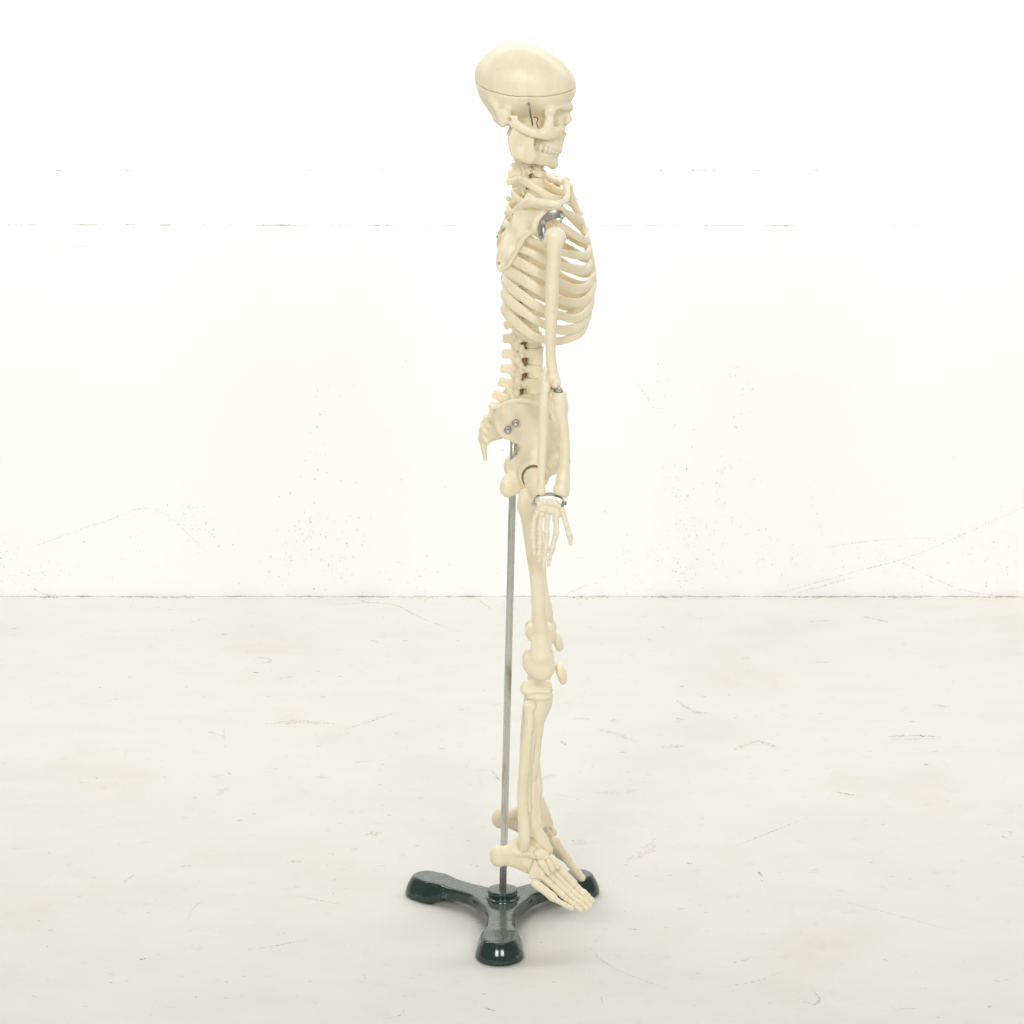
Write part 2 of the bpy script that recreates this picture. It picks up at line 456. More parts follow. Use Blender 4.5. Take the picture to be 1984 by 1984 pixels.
# maxilla
mx = [(1300, 1010), (1395, 1050), (1372, 1180), (1362, 1250), (1392, 1292), (1374, 1350), (1356, 1440), (1345, 1485), (1230, 1490), (1090, 1440), (1010, 1395), (1030, 1330), (1110, 1200), (1160, 1050)]
sk.slab([zA(x, y) for x, y in mx], .0135, k=.003, rnd=.008, yf=[(zA(1340, 1200), .010), (zA(1350, 1400), .0095), (zA(1120, 1400), .0185), (zA(1150, 1150), .017), (zA(1250, 1430), .0162)])
# nasal bones
sk.slab([zA(x, y) for x, y in [(1380, 960), (1440, 1000), (1452, 1040), (1478, 1112), (1432, 1150), (1396, 1200), (1372, 1270), (1330, 1200), (1340, 1020)]], .0046, k=.003, rnd=.003)
sk.tube([zA(1330, 1280, 0), zA(1392, 1290, 0)], [.003, .0012], k=.002)
# brow and orbit rim
sk.tube([zA(1165, 1030, -.0285), zA(1230, 985, -.027), zA(1330, 955, -.019), zA(1425, 945, -.008), zA(1440, 960, 0)], [r(36), r(40), r(42), r(45), r(50)], k=.004)
# zygoma
sk.tube([zA(1200, 1000, -.0280), zA(1205, 1070, -.0285), zA(1180, 1160, -.0295), zA(1150, 1260, -.0300)], [r(50), r(52), r(64), r(84)], k=.004, flat=((0,1,0),1.5))
sk.tube([zA(1110, 1270, -.0325), zA(1200, 1275, -.027), zA(1290, 1240, -.019), zA(1340, 1200, -.012)], [r(68), r(72), r(60), r(40)], k=.004)
sk.tube([zA(745, 1150, -.0345), zA(850, 1210, -.0375), zA(950, 1258, -.0378), zA(1040, 1280, -.0358), zA(1130, 1285, -.0320)], [r(62), r(55), r(55), r(58), r(66)], k=.0030, flat=((0, 1, 0), 1.9))
# orbit
Rz = lambda a: np.array([[math.cos(a), math.sin(a), 0], [-math.sin(a), math.cos(a), 0], [0, 0, 1]])
sk.ell(zA(1325, 1082, -.0222), (.0105, .0062, .0069), kind='-', k=.003, R=Rz(.45))
sk.ell(zA(1352, 1235, -.004), (.006, .0035, .0062), kind='-', k=.0015)
# temporal fossa behind the arch
sk.ell(zA(975, 1165, -.028), (.0105, .0095, .0050), kind='-', k=.002)
sk.ell(zA(690, 1108, -.036), (.0016, .004, .0022), kind='-', k=.001)
sk.ell(zA(1110, 1030, -.035), (.010, .0042, .008), kind='-', k=.003)
skme = sk.mesh('skull', post=lambda G, X, Y, Z: np.where(Z + 0 * X + 0 * Y > oc[2] - .02, smax(G, cutplane(X, Y, Z) + .00012, .0009), G))
skull = link('skull', skme, M_bone, skel)
link('skull_cap', capme, M_bone, skull)

def teeth(name, pts, rr, hgt, parent, up):
    s = S(.00055, mirror=True)
    for i, p in enumerate(pts):
        p = p + np.array([-.0005, .0013 if i > 2 else .0006, 0])
        w = rr[i] if hasattr(rr, '__len__') else rr
        s.tube([p + np.array([0, 0, up * hgt * .55]), p, p - np.array([0, 0, up * hgt * .4])], [w * .8, w, w * .92], k=.0004, n=2)
    return link(name, s.mesh(name), M_teeth, parent)
up = [zA(x, y, Y) for x, y, Y in [(1330, 1498, -.0016), (1322, 1500, -.0046), (1305, 1503, -.0078), (1282, 1500, -.0108), (1246, 1494, -.0128), (1205, 1486, -.0144), (1155, 1470, -.0158), (1095, 1448, -.0168), (1040, 1424, -.0174)]]
teeth('upper_teeth', up, [.0015, .0014, .0015, .0015, .0015, .0018, .0022, .0022, .0018], .0038, skull, 1)
# jaw
jw = S(VS, mirror=True)
for dy, rr in ((-38, 44), (8, 48), (40, 42)):
    jw.tube([zA(860, 1535 + dy * .9, -.0285), zA(1000, 1568 + dy, -.0240), zA(1130, 1602 + dy, -.0180), zA(1200, 1618 + dy, -.0115), zA(1228, 1622 + dy, -.005), zA(1234, 1622 + dy, 0.0)], [r(rr + 4), r(rr + 2), r(rr), r(rr), r(rr), r(rr)], k=.003, n=4)
ram = [(742, 1160), (800, 1170), (850, 1200), (920, 1250), (975, 1270), (1000, 1335), (998, 1420), (1005, 1500), (1020, 1560), (950, 1650), (860, 1615), (722, 1566), (692, 1500), (673, 1410), (680, 1320), (712, 1240)]
jw.slab([zA(x, y, -.031) for x, y in ram], .002, yf=[(zA(700, 1300, -.0345), .0022), (zA(700, 1540, -.0325), .0024), (zA(960, 1350, -.0300), .0018), (zA(990, 1560, -.0265), .0028)], k=.006, rnd=.0016)
jw.ell(zA(1228, 1640, 0), (.0050, .011, .0055), k=.004)
jaw = link('lower_jaw', jw.mesh('lower_jaw'), M_bone, skel)
lo = [zA(x, y, Y) for x, y, Y in [(1300, 1540, -.0014), (1294, 1542, -.0042), (1280, 1545, -.0070), (1256, 1546, -.0098), (1224, 1540, -.0120), (1186, 1530, -.0138), (1138, 1512, -.0154), (1080, 1488, -.0168), (1028, 1462, -.0178)]]
teeth('lower_teeth', lo, [.0013, .0013, .0014, .0014, .0015, .0018, .0021, .0021, .0018], .0036, jaw, -1)
# spring holding the jaw
V, Fc = sweep([zA(935, 905, -.0400), zA(950, 1030, -.0405), zA(968, 1110, -.0385), zA(978, 1185, -.0365)], .0009, .0009, seg=8)
link('jaw_spring', mk('jaw_spring', V, Fc), M_wire, skull)
V, Fc = sweep([zA(985, 1075, -.030), zA(1020, 1080, -.032), zA(1045, 1095, -.031), zA(1030, 1150, -.029), zA(1050, 1215, -.026)], .0006, .0006, seg=6)
link('jaw_wire', mk('jaw_wire', V, Fc), metal('copper_wire', (.45, .25, .13), .4), skull)
def screw(p, rr, parent, ax=(0.05, -1, .12), name='screw'):
    me = lathe([(rr * 1.0, -.003), (rr, 0), (rr * .93, rr * .3), (rr * .6, rr * .5), (rr * .5, rr * .42), (rr * .2, rr * .3), (0, rr * .3)], p, ax, 20, name)
    return link(name, me, M_screw, parent)
screw(zA(933, 905, -.0385), .0013, skull)
sc2 = mirrored(screw(zA(933, 905, -.0385), .0001, skull).data) if False else None

# ================= SPINE =================
def vertebra(c, tilt, bd, bw, bh, tip, sph, tp, apr, root=.55, vox=.0008, name='vertebra', tpdrop=0.0, canal=.0045):
    """c centre of the body; tip 3D tip of the spinous process"""
    s = S(vox, mirror=True)
    ct, st = math.cos(tilt), math.sin(tilt)
    fx = np.array([ct, 0, st]); uz = np.array([-st, 0, ct]); c = np.asarray(c)
    def L(x, y, z): return c + fx * x + np.array([0, y, 0]) + uz * z
    def body(X, Y, Z):
        x = (X - c[0]) * fx[0] + (Z - c[2]) * fx[2]; z = (X - c[0]) * uz[0] + (Z - c[2]) * uz[2]
        fl = 1 + .10 * (np.clip(np.abs(z) / (bh / 2), 0, 1) ** 3 - .6)
        q = (np.sqrt((x / bd) ** 2 + (Y / bw) ** 2) - fl) * min(bd, bw)
        w = np.abs(z) - bh / 2 + .0008; q = q + .0008
        return np.minimum(np.maximum(q, w), 0) + np.sqrt(np.maximum(q, 0) ** 2 + np.maximum(w, 0) ** 2) - .0008
    m = max(bd, bw, bh) * 1.2
    s.op('+', body, c - m, c + m, 1e-4)
    pw = bw * .55
    s.tube([L(-bd * .7, -pw, bh * .14), L(-bd - canal * .7, -pw * 1.05, bh * .12)], bh * .25, k=.0015, n=2)
    tipL = np.array(tip)
    rt = L(-bd - canal * 2.0, 0, bh * .02)
    s.tube([L(-bd - canal * .7, -pw * 1.05, bh * .12), L(-bd - canal * 1.5, -pw * .6, bh * .05), rt], bh * .17, k=.0015, n=3)
    dirn = tipL - rt; dirn = dirn / (np.linalg.norm(dirn) + 1e-9); per = np.array([-dirn[2], 0, dirn[0]]); per = per * (1 if per[2] > 0 else -1)
    for a in (-.5, 0, .5):
        s.tube([rt + per * bh * a * .95, rt * .80 + tipL * .20 + per * sph * a * .95, rt * .5 + tipL * .5 + per * sph * a * .50, tipL - dirn * sph * .28 + per * sph * (a * .52 - .06)], [bh * .30, sph * .30, sph * .25, sph * .28], k=.0015, n=2, flat=((0, 1, 0), 1.5))
    if tp > 0:
        s.tube([L(-bd - canal * .5, -pw * 1.1, bh * .1), L(-bd - canal * .7, -(pw + tp * .6), bh * .1 - tpdrop * .5), L(-bd - canal * .95, -(pw + tp), bh * .1 - tpdrop)], [apr * .62, apr * .5, apr * .62], k=.0018, n=2)
    if apr > 0:
        s.ell(L(-bd - canal * 1.1, -pw * 1.2, bh * .42), (apr * .9, apr * .75, apr * 1.3), k=.002)
        s.ell(L(-bd - canal * 1.6, -pw * 1.0, -bh * .38), (apr * .95, apr * .8, apr * 1.4), k=.002)
    return link(name, s.mesh(name), M_bone, skel)
spine = []
cerv = [(1018, 258, 996, 260), (1022, 272, 993, 280), (1027, 285, 994, 294), (1032, 297, 995, 304), (1037, 309, 993, 311), (1042, 321, 988, 324), (1045, 335, 980, 338)]
for i, (x, y, tx, ty) in enumerate(cerv):
    vertebra(W(x, y), -.18, .0062,   .0075 + .0003 * i, .0064, W(tx + 3, ty), .0062 + .0012 * (i > 4), .0052 + (.004 if i == 0 else 0) + .004 * (i > 4), .0034, canal=.0040)
tl = [(1042, 354, 978, 350), (1036, 376, 987, 371), (1029, 399, 984, 396), (1023, 424, 981, 420), (1018, 448, 976, 446), (1011, 472, 971, 474), (1013, 496, 969, 502), (1016, 520, 970, 528), (1019, 545, 970, 552), (1022, 571, 970, 575), (1026, 598, 970, 601), (1030, 627, 973, 631)]
for i, (x, y, tx, ty) in enumerate(tl):
    nxt = tl[i + 1][1] if i < 11 else 657
    bh = (nxt - y) * .00048 + .0001
    bd = .0066 + .00008 * i
    vertebra(W(x, y), -.05 + .0 * i, bd, bd + .001, bh, W(tx + 3, ty), .0076 if i < 8 else .0080, .0085 - .0004 * i, .0032, tpdrop=-.001, canal=.0042)
lum = [(1034, 657, 971, 654), (1037, 687.5, 969, 684), (1036, 716.5, 967, 711), (1031, 745, 963, 737), (1022, 772, 953, 760)]
ht = [28, 32.5, 26, 31, 24]
tilts = [0, -.02, .03, .10, .22]
for i, (x, y, tx, ty) in enumerate(lum):
    vertebra(W(x, y), tilts[i], .0078, .0100, ht[i] * .00048 + .0001, W(tx + 3, ty), .0088, .0085, .0036, canal=.0046)
V, Fc = sweep([W(996, 800), W(1007, 757), W(1013, 728), W(1016, 700), W(1014, 660), W(1008, 620), W(1003, 560), W(1000, 500), W(1004, 440), W(1013, 400), W(1024, 350), W(1022, 310), W(1012, 270)], [.0036, .0036, .0036, .0036, .0036, .0034, .0032, .003, .003, .003, .003, .0025, .0025], [.0036, .0036, .0036, .0036, .0036, .0034, .0032, .003, .003, .003, .003, .0025, .0025], power=2)
m_, nt_, b_ = newmat('brown_cord'); b_.inputs['Base Color'].default_value = (.30, .19, .09, 1); b_.inputs['Roughness'].default_value = .6
link('spinal_cord', mk('spinal_cord', V, Fc), m_, skel)
# sacrum
sc_ = [(560, 735), (440, 770), (370, 795), (285, 800), (270, 835), (290, 895), (240, 930), (212, 955), (196, 1010), (170, 1040), (166, 1110), (158, 1180), (165, 1240), (188, 1330), (212, 1428), (236, 1443), (250, 1415), (244, 1300), (275, 1235), (340, 1190), (430, 1160), (540, 1060), (640, 960), (700, 850), (690, 780)]
s = S(.0009)
s.slab([zD(x, y) for x, y in sc_], .01, yf=[(zD(600, 800), .021), (zD(400, 850), .020), (zD(330, 860), .008), (zD(450, 1000), .022), (zD(240, 1000), .006), (zD(320, 1080), .015), (zD(190, 1250), .005), (zD(225, 1400), .003)], rnd=.004, k=.002)
for x, y in [(290, 830), (300, 900), (235, 960), (200, 1030), (180, 1110), (172, 1190)]:
    s.ell(zD(x + 14, y, 0), (.0035, .0022, .0034), k=.002)
    for q in (-1, 1):
        s.ell(zD(x + 62, y + 30, q * .008), (.0026, .0026, .0034), k=.002)
        s.ell(zD(x + 45, y + 62, q * .0105), (.0015, .0025, .0018), kind='-', k=.002)
link('sacrum', s.mesh('sacrum'), M_bone, skel)

# ================= HIPS =================
hp = [(332, 1000, -.024), (345, 920, -.026), (400, 842, -.030), (500, 780, -.036), (600, 766, -.042), (700, 778, -.047), (780, 805, -.051), (860, 850, -.055), (930, 925, -.057), (985, 1030, -.054), (1025, 1130, -.048), (1040, 1220, -.044), (1048, 1320, -.034), (1062, 1400, -.012), (1085, 1450, -.005), (1080, 1520, -.004), (1040, 1552, -.008), (940, 1592, -.018), (905, 1690, -.026), (760, 1775, -.033), (640, 1780, -.037), (566, 1805, -.039), (479, 1839, -.040), (438, 1813, -.040), (403, 1724, -.040), (430, 1650, -.038), (488, 1592, -.036), (462, 1530, -.034), (459, 1475, -.031), (479, 1440, -.031), (560, 1390, -.034), (602, 1320, -.036), (606, 1270, -.035), (580, 1230, -.033), (490, 1195, -.030), (425, 1170, -.027), (360, 1110, -.025)]
hy = [(zD(345, 1000, -.025), .0032), (zD(420, 1060, -.030), .0042), (zD(480, 900, -.036), .0022), (zD(600, 800, -.043), .0024), (zD(700, 1000, -.044), .0022), (zD(850, 870, -.055), .0030), (zD(980, 1080, -.051), .0032), (zD(700, 1250, -.042), .0060), (zD(780, 1400, -.044), .0090), (zD(560, 1500, -.038), .0050), (zD(470, 1500, -.032), .0022), (zD(450, 1700, -.040), .0060), (zD(520, 1750, -.039), .0052), (zD(700, 1700, -.037), .0036), (zD(880, 1680, -.027), .0030), (zD(1050, 1500, -.007), .0042), (zD(1030, 1380, -.028), .0040), (zD(950, 1500, -.030), .0050)]
s = S(.0009)
s.slab([zD(x, y, Y) for x, y, Y in hp], .004, yf=hy, rnd=.0026, k=.002, smooth=3)
hc = zE(790, 205, -.052)
s.ell(hc + np.array([0, .006, 0]), (.0145, .0115, .0145), k=.005)
s.tube([zD(345, 950, -.029), zD(410, 850, -.035), zD(500, 792, -.040), zD(620, 778, -.046), zD(760, 808, -.053), zD(880, 872, -.058), zD(935, 935, -.058)], [.0022] * 7, k=.003)
s.ell(zD(474, 1680, -.0405), (.0048, .0064, .0070), k=.007); s.ell(zD(455, 1760, -.040), (.0040, .0060, .0040), k=.004)
s.tube([zD(1020, 1400, -.030), zD(1085, 1470, -.006)], [.0045, .0045], k=.004)
s.ell(hc, .0112, kind='-', k=.0012)
s.slab([zD(x, y, -.03) for x, y in [(760, 1640), (850, 1615), (885, 1640), (830, 1700), (740, 1715)]], .02, kind='-', rnd=.003, k=.002)
hme = s.mesh('hip_bone')
nh = link('hip_bone', hme, M_bone, skel); fh = link('hip_bone', sheared(hme, .6, .0032, .1, .0032), M_bone, skel)
def surf_screw(zx, zy, z, Y, rr, par, ax=(0.03, -1, .05)): return screw(z(zx, zy, Y), rr, par, ax)
surf_screw(562, 1022, zD, -.0475, .0033, nh); surf_screw(477, 1097, zD, -.0405, .0033, nh)

# ================= THIGH AND SHIN =================
def rE(v): return zE.r(v)
s = S(.0009)
s.ell(hc + np.array([0, 0.0005, -.0003]), .0093, k=.003)
s.tube([hc, zE(770, 400, -.060), zE(735, 520, -.0655)], [.0072, .0072, .0078], k=.004)
s.tube([zE(655, 450, -.069), zE(640, 560, -.068), zE(660, 690, -.067)], [rE(70), rE(105), rE(95)], k=.004)
s.ell(zE(610, 690, -.064), rE(88), k=.004)
s.ell(zE(780, 640, -.060), (.006, .006, .008), k=.004)
sh = [zE(720, 560, -.064), zE(725, 760, -.064), zE(735, 950, -.064), zE(758, 1250, -.0625), zE(800, 1550, -.061), zE(842, 1850, -.059), zF(828, 0, -.057), zF(836, 250, -.0555), zF(862, 500, -.054), zF(880, 720, -.053)]
s.tube(sh, [rE(150), rE(160), rE(140), rE(118), rE(116), rE(113), zF.r(112), zF.r(112), zF.r(128), zF.r(160)], k=.004)
s.tube([zF(850, 700, -.058), zF(860, 900, -.063)], [zF.r(130), zF.r(170)], k=.004)
s.ell(zF(880, 1060, -.062), (zF.r(212), .0085, zF.r(225)), k=.003)
s.ell(zF(880, 1060, -.062) + [0, .019, 0], (zF.r(205), .0085, zF.r(220)), k=.003)
s.ell(zF(720, 1010, -.060), (zF.r(140), .0085, zF.r(170)), k=.003)
s.ell(zF(720, 1010, -.060) + [0, .019, 0], (zF.r(140), .0085, zF.r(165)), k=.003)
fem = s.mesh('femur')
link('femur', fem, M_bone, skel); link('femur', sheared(fem, .43, 0, .24, .0042), M_bone, skel)
# patella
s = S(.0007)
s.ell(zF(1180, 1140, -.052), (zF.r(78), .0095, zF.r(150)), k=.003, R=np.array([[math.cos(.32), 0, math.sin(.32)], [0, 1, 0], [-math.sin(.32), 0, math.cos(.32)]]))
s.ell(zF(1215, 1250, -.052), (zF.r(55), .006, zF.r(90)), k=.004)
pat = s.mesh('kneecap'); link('kneecap', pat, M_bone, skel); link('kneecap', sheared(pat, .4, -.0018, .1, -.0018), M_bone, skel)
ri = zI.r
s = S(.0008)
s.slab([zI(x, y, -.052) for x, y in [(340, 250), (560, 215), (830, 240), (855, 320), (820, 375), (560, 395), (370, 400), (300, 330)]], .0150, rnd=.006, k=.002)
men = s.mesh('knee_cartilage'); link('knee_cartilage', men, M_bone, skel); link('knee_cartilage', sheared(men, .4, .003, .1, .003), M_bone, skel)
s = S(.0009)
s.ell(zI(620, 450, -.0605), (ri(268), .0095, ri(100)), k=.004)
s.ell(zI(610, 450, -.0605) + [0, .017, 0], (ri(285), .0100, ri(100)), k=.004)
s.ell(zI(345, 330, -.050), (ri(80), .0075, ri(110)), k=.004)
s.tube([zI(620, 480, -.054), zI(600, 620, -.054), zI(570, 800, -.053), zI(560, 950, -.052), zI(545, 1250, -.051), zI(520, 1600, -.0495), zI(470, 1900, -.0485), zJ(460, 500, -.047), zJ(470, 800, -.045), zJ(480, 1000, -.044), zJ(500, 1180, -.044), zJ(510, 1330, -.045), zJ(520, 1470, -.0455)], [ri(245), ri(240), ri(190), ri(165), ri(135), ri(128), ri(135), ri(125), ri(150), ri(165), ri(165), ri(150), ri(120)], k=.003)
s.tube([zI(720, 560, -.054), zI(690, 740, -.054), zI(640, 950, -.053), zI(610, 1250, -.052)], [ri(130), ri(95), ri(80), ri(60)], k=.005)
s.tube([zJ(520, 1150, -.037), zJ(530, 1300, -.034), zJ(540, 1420, -.034)], [ri(90), ri(85), ri(60)], k=.004)
s.tube([zI(500, 780, -.0610), zI(490, 1100, -.0605), zI(450, 1500, -.0590), zI(400, 1900, -.0575), zJ(385, 700, -.056), zJ(400, 1050, -.055)], [ri(56), ri(76), ri(82), ri(82), ri(80), ri(80)], k=.004)
tib = s.mesh('shin_bone'); link('shin_bone', tib, M_bone, skel); link('shin_bone', sheared(tib, .24, .003, .09, .002), M_bone, skel)
s = S(.0008)
s.ell(zI(460, 645, -.0665), (ri(120), .0048, ri(95)), k=.003)
s.tube([zI(430, 640, -.0665), zI(440, 800, -.067), zI(440, 1000, -.0675), zI(400, 1250, -.0665), zI(360, 1600, -.0645), zI(340, 1900, -.0635), zJ(325, 500, -.0625), zJ(310, 800, -.0615), zJ(320, 1100, -.061), zJ(340, 1350, -.0615), zJ(350, 1560, -.0615), zJ(340, 1760, -.0605)], [ri(95), ri(80), ri(85), ri(95), ri(105), ri(105), ri(100), ri(95), ri(98), ri(112), ri(112), ri(84)], k=.003)
fib = s.mesh('calf_bone'); link('calf_bone', fib, M_bone, skel); link('calf_bone', sheared(fib, .24, .003, .09, .002), M_bone, skel)

# ================= FOOT =================
def smallbone(pts, r0, rm, r1, name, mat, parent, vox=.00055, flat=None):
    pts = [np.asarray(p) for p in pts]
    if len(pts) == 2: pts = [pts[0], (pts[0] + pts[1]) / 2, pts[1]]
    s = S(vox)
    a, m, b = pts
    s.tube([a, a * .65 + m * .35, m, b * .7 + m * .3, b], [r0 * .85, rm * 1.1, rm, rm * 1.1, r1 * .85], k=.0008, n=3)
    d = (b - a) / np.linalg.norm(b - a)
    s.ell(a + d * r0 * .3, (r0, r0, r0), k=.001); s.ell(b - d * r1 * .3, (r1, r1, r1), k=.001)
    return link(name, s.mesh(name), mat, parent)
rg = zG.r; rk = zK.r
s = S(.00085)
s.tube([zG(472, 815, -.052), zG(590, 818, -.052), zG(740, 855, -.053), zG(860, 930, -.055)], [rg(132), rg(138), rg(146), rg(130)], k=.004, flat=((0, 1, 0), 1.55))
s.ell(zG(440, 790, -.051), (rg(75), .0078, rg(115)), k=.004); s.tube([zJ(520, 1400, -.045), zJ(660, 1600, -.0445), zJ(780, 1800, -.045)], [ri(140), ri(125), ri(110)], k=.004); s.tube([zG(600, 760, -.050), zG(700, 660, -.047)], [rg(80), rg(80)], k=.005); s.ell(zG(460, 870, -.052), (rg(95), .0072, rg(90)), k=.004)
s.tube([zG(640, 700, -.046), zG(780, 640, -.046), zG(900, 680, -.043), zG(1000, 740, -.041)], [rg(60), rg(95), rg(85), rg(78)], k=.0025)
s.tube([zG(690, 780, -.058), zG(850, 795, -.061), zG(930, 830, -.060)], [rg(45), rg(38), rg(42)], k=.003)
s.ell(zG(810, 850, -.0670), (rg(95), .003, rg(26)), kind='-', k=.003)
s.slab([zG(x, y, Y) for x, y, Y in [(840, 990, -.062), (890, 1120, -.069), (1050, 1125, -.069), (1150, 1100, -.066), (1210, 1040, -.061), (1260, 1000, -.054), (1265, 960, -.049), (1170, 850, -.046), (1040, 730, -.044), (940, 650, -.044), (800, 640, -.046), (720, 760, -.050), (760, 900, -.054)]], .006, yf=[(zG(900, 1060, -.067), .0050), (zG(1100, 1000, -.061), .0050), (zG(1240, 920, -.050), .0055), (zG(1000, 760, -.0445), .0080), (zG(820, 800, -.050), .0090)], rnd=.004, k=.003)
foot_me = s.mesh('foot')
foot = link('foot', foot_me, M_foot, skel)
tarsals = [([(95, 575), (200, 730), (315, 880), (260, 985), (0, 985), (-70, 880), (20, 640)], -.0675, .0050), ([(125, 600), (300, 560), (400, 740), (440, 880), (345, 895)], -.0630, .0048), ([(320, 555), (425, 520), (560, 740), (455, 850)], -.0590, .0048), ([(440, 500), (520, 500), (650, 690), (575, 760)], -.0545, .0050), ([(60, 360), (270, 330), (410, 430), (400, 505), (190, 585), (110, 555)], -.0570, .0052)]
sub = []
for P_, y_, t_ in tarsals:
    s = S(.0006)
    s.slab([zK(a_, b_, y_) for a_, b_ in P_], t_, rnd=.0030, k=.001, smooth=3)
    sub.append(link('ankle_bone', s.mesh('ankle_bone'), M_foot, foot))
rays = [
 ([(60, 1090), (330, 1290), (560, 1480)], [(590, 1500), (800, 1620)], [(825, 1635), (950, 1700)], -.0740, -.0765, 88, 78, 60, 46),
 ([(240, 940), (560, 1230), (760, 1420)], [(785, 1445), (1000, 1600)], [(1025, 1620), (1160, 1725)], -.0680, -.0700, 76, 56, 58, 44),
 ([(380, 870), (680, 1170), (875, 1360)], [(900, 1385), (1130, 1560)], [(1160, 1580), (1285, 1695)], -.0605, -.0625, 76, 56, 58, 44),
 ([(490, 800), (770, 1110), (930, 1270)], [(960, 1300), (1220, 1500)], [(1250, 1520), (1380, 1640)], -.0530, -.0545, 76, 56, 60, 46),
 ([(590, 720), (860, 1000), (1000, 1150)], [(1030, 1190), (1230, 1360)], [(1260, 1390), (1400, 1520)], -.0460, -.0450, 112, 86, 86, 74)]
for mt, p1, p2, ya, yb, r0, rm, r1, rt_ in rays:
    r0, rm, r1, rt_ = r0 * 1.14, rm * 1.24, r1 * 1.18, rt_ * 1.32
    A = [zK(*q, ya + (yb - ya) * j / 4) for j, q in enumerate(mt)]
    sub.append(smallbone(A, rk(r0), rk(rm), rk(r1), 'metatarsal', M_foot, foot))
    B = [zK(*q, yb) for q in p1]; sub.append(smallbone(B, rk(r1 * .95), rk(rt_ * .9), rk(rt_ * 1.1), 'toe_bone', M_foot, foot))
    Cc = [zK(*q, yb) for q in p2]; sub.append(smallbone(Cc, rk(rt_ * 1.05), rk(rt_ * .85), rk(rt_ * .9), 'toe_bone', M_foot, foot))
# far foot: mirrored, turned out a little about its ankle
ank = zG(440, 830, -.05); ank_m = np.array([ank[0], .05, ank[2]])
def yawed(me, a):
    m = mirrored(me); n = len(m.vertices); V = np.empty(n * 3, np.float32); m.vertices.foreach_get('co', V); V = V.reshape(-1, 3)
    d = V - ank_m; ca, sa = math.cos(a), math.sin(a)
    c2, s2 = math.cos(.145), math.sin(.145); d = np.stack([d[:, 0] * c2 + d[:, 2] * s2, d[:, 1], -d[:, 0] * s2 + d[:, 2] * c2], 1)
    V = np.stack([ank_m[0] + .001 + d[:, 0] * ca - d[:, 1] * sa, ank_m[1] + d[:, 0] * sa + d[:, 1] * ca, ank_m[2] + d[:, 2]], 1).astype(np.float32)
    m.vertices.foreach_set('co', V.ravel()); m.update(); return m
YA = math.radians(0.0)
foot2 = link('foot', yawed(foot_me, YA), M_foot, skel)
for o in sub: link(o.name.split('.')[0], yawed(o.data, YA), M_foot, foot2)

# ================= RIB CAGE =================
axis_pts = np.array([[W(1065, 350)[0], 0, W(1065, 350)[2]], [W(1070, 650)[0], 0, W(1070, 650)[2]]])
def outward(p):
    cx = axis_pts[0, 0] + .002
    v = np.array([(p[0] - cx) * .75, p[1], 0.0]); n = np.linalg.norm(v)
    return v / n if n > 1e-6 else np.array([1, 0, 0])
def pz(z, *pts): return [z(*p) for p in pts]
ribs = []
# each rib: list of points, half height list
ribs.append((pz(zP, (1016, 352, -.009), (1006, 347, -.020), (1016, 352, -.029), (1040, 366, -.034), (1062, 380, -.032), (1082, 386, -.026), (1097, 385, -.016), (1106, 380, -.009)), .0034))
ribs.append((pz(zP, (1010, 374, -.009), (994, 374, -.022), (1004, 386, -.036), (1030, 399, -.046), (1060, 404, -.050), (1088, 410, -.047), (1108, 418, -.038), (1124, 427, -.026), (1131, 424, -.012)), .0033))
ribs.append((pz(zP, (1007, 398, -.009), (984, 400, -.026), (994, 414, -.043), (1020, 416, -.055), (1050, 421, -.0575), (1075, 430, -.058), (1102, 447, -.052), (1124, 462, -.039), (1136, 464, -.024), (1139, 452, -.010)), .0034))
ribs.append((pz(zC, (600, -230, -.009), (420, -210, -.028), (490, -100, -.048), (640, -20, -.058), (800, 50, -.0625), (960, 130, -.064), (1170, 205, -.060), (1340, 248, -.048), (1490, 235, -.030), (1535, 130, -.012)), .0037))
ribs.append((pz(zC, (590, -75, -.009), (400, -40, -.030), (430, 60, -.047), (560, 140, -.058), (740, 220, -.066), (950, 300, -.067), (1150, 375, -.062), (1330, 428, -.050), (1490, 430, -.032), (1560, 320, -.012)), .0039))
ribs.append((pz(zC, (590, 90, -.009), (390, 120, -.030), (400, 200, -.046), (520, 290, -.058), (720, 400, -.067), (940, 510, -.069), (1130, 600, -.065), (1340, 690, -.052), (1500, 650, -.034), (1600, 480, -.012)), .0041))
ribs.append((pz(zC, (600, 260, -.009), (425, 300, -.030), (402, 370, -.042), (460, 450, -.055), (680, 590, -.067), (920, 740, -.070), (1120, 830, -.067), (1320, 880, -.054), (1500, 830, -.036), (1620, 610, -.010)), .0043))
ribs.append((pz(zC, (620, 430, -.009), (440, 460, -.030), (405, 520, -.041), (440, 620, -.052), (640, 790, -.064), (850, 920, -.069), (1110, 1040, -.068), (1320, 1075, -.057), (1480, 1010, -.042), (1590, 800, -.024)), .0044))
ribs.append((pz(zC, (640, 610, -.009), (450, 620, -.029), (392, 680, -.040), (420, 800, -.050), (590, 950, -.061), (820, 1110, -.067), (1080, 1205, -.067), (1280, 1235, -.058), (1440, 1150, -.047), (1550, 950, -.033)), .0043))
ribs.append((pz(zC, (680, 800, -.009), (470, 810, -.027), (395, 880, -.038), (410, 1000, -.046), (560, 1160, -.056), (780, 1310, -.062), (1040, 1395, -.063), (1240, 1365, -.057), (1400, 1270, -.050), (1510, 1090, -.040)), .0042))
ribs.append((pz(zC, (700, 1010, -.009), (540, 1000, -.022), (480, 1060, -.033), (530, 1170, -.041), (640, 1290, -.049), (860, 1400, -.053)), .0038))
